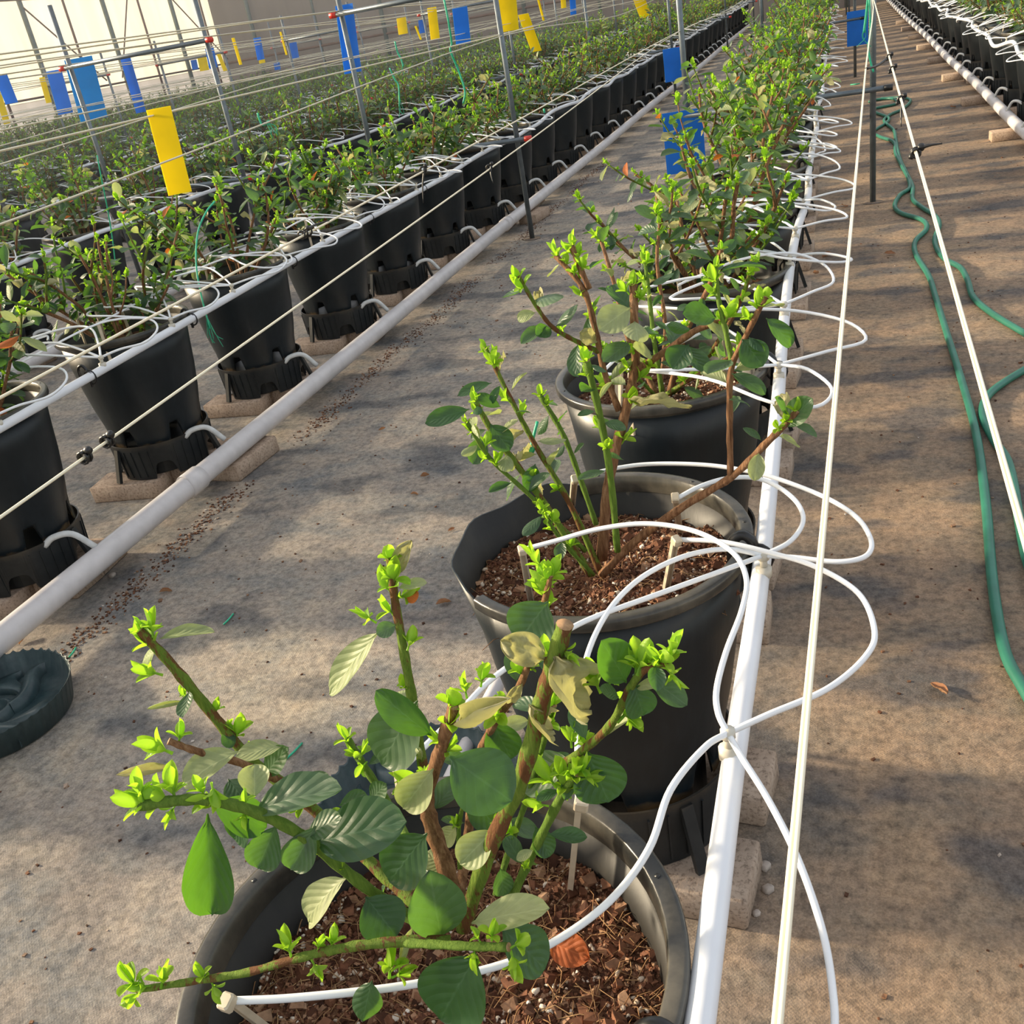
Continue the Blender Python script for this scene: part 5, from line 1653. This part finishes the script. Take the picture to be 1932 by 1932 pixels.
# ------------------------------------------------------------------ garden hose (two strands on the floor)
def hose(pts, label):
    P = [pz(u, v, .0115) for u, v in pts]
    P0 = P[0].copy()
    mb = MB()
    tube(mb, catmull([p - P0 for p in P], 7), .0105, 10)
    o = link('garden_hose', mb.mesh('garden_hose', M['hose']))
    o.location = P0
    tag(o, label, 'hose', 'green hoses on the floor')
hose([(1990, 1395), (1932, 1300), (1895, 1225), (1873, 1100), (1860, 950), (1842, 820), (1815, 720), (1790, 640), (1765, 560), (1752, 520), (1728, 480), (1727, 455), (1748, 432), (1740, 415), (1700, 402), (1688, 388), (1698, 368), (1716, 355), (1713, 335), (1700, 310), (1690, 290), (1686, 268), (1660, 258), (1648, 248), (1672, 232), (1676, 222), (1652, 212), (1650, 205), (1690, 196), (1684, 186), (1655, 188), (1640, 192)], 'left strand of wavy green hose, running down to the lower right')
hose([(1990, 1200), (1945, 1080), (1928, 1010), (1905, 880), (1875, 830), (1853, 780), (1870, 740), (1932, 698), (1985, 670)], 'bent loop of green hose touching the right edge')
hose([(1990, 660), (1932, 628), (1870, 590), (1836, 560), (1826, 530), (1812, 505), (1785, 490), (1768, 470), (1764, 450), (1772, 425), (1765, 408), (1738, 390), (1722, 375), (1722, 352), (1712, 330), (1700, 305), (1694, 285), (1690, 262), (1686, 245), (1668, 228), (1680, 216), (1702, 206), (1718, 190), (1700, 184), (1662, 186)], 'right strand of wavy green hose beside the guide wire')

# ------------------------------------------------------------------ dark green trays left on the floor
def tray(x, y, rz, label):
    root = empty('plant_tray', (x, y, 0))
    root.rotation_euler = (0, 0, rz)
    tag(root, label, 'tray', 'dark green trays on the floor')
    mb = MB()
    def scal(a, r, z, i):
        if i in (2, 3, 4):
            r += .0022 * math.cos(a * 46); z += .0028 * math.cos(a * 46)
        return r, z
    prof = [(0, .004), (.150, .004), (.163, .064), (.1655, .066), (.162, .062), (.149, .012), (0, .012)]
    revolve(mb, prof, 138, 0, scal)
    link('tray_dish', mb.mesh('tray_dish', M['tray']), root)
    for k in range(3):                            # raised swirl walls between the sunken lobes
        a0 = k * 2.094
        mb = MB()
        n = 26
        ring = []
        for i in range(n + 1):
            t = i / n
            r = .030 + .122 * t
            a = a0 + 1.15 * math.sin(t * 1.9)
            ring.append((r, a, .010 + .006 * math.sin(t * 3.14)))
        vs, fs = [], []
        for r, a, wd in ring:
            c = Vector((r * math.cos(a), r * math.sin(a), 0)); tn = Vector((-math.sin(a + .6), math.cos(a + .6), 0))
            for q, z in ((-1, .010), (-.7, .037), (.7, .037), (1, .010)):
                vs.append(c + tn * wd * q + Vector((0, 0, z)))
        for i in range(n):
            for j in range(3):
                fs.append((i * 4 + j, i * 4 + j + 1, i * 4 + 5 + j, i * 4 + 4 + j))
        mb.add(vs, fs)
        link('swirl_ridge', mb.mesh('swirl_ridge', M['tray']), root)
        mb = MB()                                  # raised plateau with a crescent edge
        pl = []
        for i in range(20):
            t = i / 19
            pl.append((.05 + .092 * t, a0 + .45 + 1.15 * math.sin(t * 1.9) * .9))
        pr_ = [(r, a + .62 * math.sin(math.pi * min(1, max(0, (r - .05) / .092))) + .05) for r, a in pl]
        vs, fs = [], []
        for (r1, b1_), (r2, b2_) in zip(pl, pr_):
            vs += [Vector((r1 * math.cos(b1_), r1 * math.sin(b1_), .011)), Vector((r1 * math.cos(b1_), r1 * math.sin(b1_), .028)), Vector((r2 * math.cos(b2_), r2 * math.sin(b2_), .028)), Vector((r2 * math.cos(b2_), r2 * math.sin(b2_), .011))]
        for i in range(19):
            for j in range(3):
                fs.append((i * 4 + j, i * 4 + 4 + j, i * 4 + 5 + j, i * 4 + j + 1))
        mb.add(vs, fs)
        link('lobe', mb.mesh('lobe', M['tray']), root)
    mb = MB()
    revolve(mb, [(.036, .011), (.033, .034), (.026, .036), (.022, .020), (0, .018)], 30)
    link('centre_boss', mb.mesh('centre_boss', M['tray']), root)
tray(-1.70, 1.225, .5, 'dark green swirled plastic tray lying on the floor at the left edge')
p = pz(760, 1530, .05)
tray(p.x + .02, p.y + .03, 1.4, 'dark green tray on the floor mostly hidden behind the nearest pot')

# ------------------------------------------------------------------ litter on the floor and pots
DL = [leaf_mesh('dead_leaf', M['dead'], 6, 8, bend=b, roll=r, twist=t, wavy=.08, seed=30 + i) for i, (b, r, t) in enumerate(((.5, .9, .3), (-.4, 1.4, .5), (.2, .6, -.4), (.7, 1.8, .2)))]
rl = random.Random(12)
for u, v, L, lab in ((36, 1216, .040, 'curled rusty dead leaf beside the dark green tray'), (714, 812, .030, 'reddish dead leaf on the left walkway below the drain pipe'), (810, 895, .040, 'pale pink dead leaf on the left walkway near the torn pot'),
                     (774, 932, .026, 'small brown dead leaf lower left of the pale pink one'), (822, 1140, .036, 'thin rusty dead leaf left of the torn pot'), (668, 640, .03, 'brown dead leaf by the shaded edge of the drain pipe'),
                     (1757, 1288, .050, 'flat tan dead leaf on the right walkway left of the hose'), (1482, 842, .03, 'brown dead leaf by the bricks of the third middle pot'), (1575, 480, .055, 'brown crumpled dead leaf on the right walkway mid distance'),
                     (1690, 478, .05, 'brown dead leaf near the green hose bend'), (1545, 515, .05, 'dark dead leaf just beyond the drip loops'), (1803, 202, .07, 'dark dead leaf on a sunny streak near the right-hand bricks'), (1600, 390, .05, 'dead leaf at the foot of the nearest right post'),
                     (845, 1002, .02, 'tiny brown leaf scrap left of the torn pot'), (300, 1117, .036, 'dark twig-like dead leaf beside the long drain pipe')):
    p = pz(u, v, .004)
    o = link('dead_leaf', DL[rl.randrange(4)])
    a = rl.uniform(0, 6.3)
    o.matrix_world = frame(p, p + Vector((math.cos(a), math.sin(a), .08)) * L, (rl.uniform(-.2, .2), rl.uniform(-.2, .2), 1), L * .5)
    tag(o, lab, 'dead leaf', 'fallen leaves on the floor')
p = pz(1040, 1790, .446)
o = link('dead_leaf', leaf_mesh('dead_leaf', M['leaf_red'], 10, 12, bend=-.4, roll=.7, wavy=.12, seed=77))
q = pz(1112, 1822, .446)
o.matrix_world = frame(p + Vector((0, 0, .008)), q + Vector((0, 0, .010)), (-.3, -.5, 1), .030)
tag(o, 'red dead leaf resting on the soil of the nearest pot', 'dead leaf')
for u, v, s, lab in ((1443, 1634, .014, 'tan pebble on the floor beside the nearest brick, upper one'), (1449, 1677, .013, 'pale pebble on the floor beside the nearest brick, lower one'), (1427, 1722, .009, 'reddish stone chip beside the nearest brick'),
                     (1444, 1092, .012, 'dark pebble beside the brick of the torn pot'), (212, 1085, .014, 'white scrap on the soil line by the drain pipe')):
    p = pz(u, v, s * .35)
    mb = MB(); random.seed(int(u)); box(mb, (0, 0, 0), (s * 1.2, s, s * .75), None, s * .22, s * .1)
    o = link('pebble', mb.mesh('pebble', M['pebble']))
    o.location = p
    o.rotation_euler = (0, 0, u)
    tag(o, lab, 'pebble', 'pebbles on the floor')
# spilled soil line beside the drain pipe and crumbs over the walkways: beyond counting
random.seed(21)
mb = MB()
for i in range(4200):
    y = .9 + 7.0 * random.random() ** 1.5
    x = -1.735 + random.gauss(0, .022) + .012 * math.sin(y * 5)
    if noise.noise(Vector((y * 2.2, 3, 0))) < -.12 + random.uniform(-.2, .2):
        continue
    s = random.uniform(.0014, .0045)
    box(mb, (x, y, s * .3), (s * 1.5, s * 1.1, s * .8), Matrix.Rotation(random.uniform(0, 6), 3, 'Z'), 0, s * .3)
o = link('soil_spill', mb.mesh('soil_spill', M['crumb'], False))
tag(o, 'line of spilled red-brown soil along the pale drain pipe', 'soil', kind='stuff')
mb = MB()
for i in range(1500):
    y = .2 + 7.5 * random.random() ** 1.3
    x = random.uniform(-1.7, -.55) if random.random() < .6 else random.uniform(-.05, .95)
    s = random.uniform(.0012, .0042) * (1.8 if random.random() < .05 else 1)
    box(mb, (x, y, s * .3), (s * 1.6, s * 1.1, s * .7), Matrix.Rotation(random.uniform(0, 6), 3, 'Z'), 0, s * .3)
o = link('floor_crumbs', mb.mesh('floor_crumbs', M['crumb'], False))
tag(o, 'tiny crumbs of soil and bark scattered over the walkways', 'crumbs', kind='stuff')

# ------------------------------------------------------------------ scattering volume added over the left rows to imitate lens glare
mb = MB(); box(mb, (-9.3, 14.2, 2.2), (12.8, 24, 4.3))
hz, nt, out = mat('glare_volume')
v = nt.nodes.new('ShaderNodeVolumeScatter')
v.inputs['Density'].default_value = 0.0075
v.inputs['Anisotropy'].default_value = 0.55
v.inputs['Color'].default_value = (1, 1, 1, 1)
nt.links.new(v.outputs[0], out.inputs['Volume'])
o = link('glare_volume', mb.mesh('glare_volume', hz, False))
tag(o, 'thin scattering volume added over the left rows, imitating lens glare', 'glare_volume', kind='stuff')
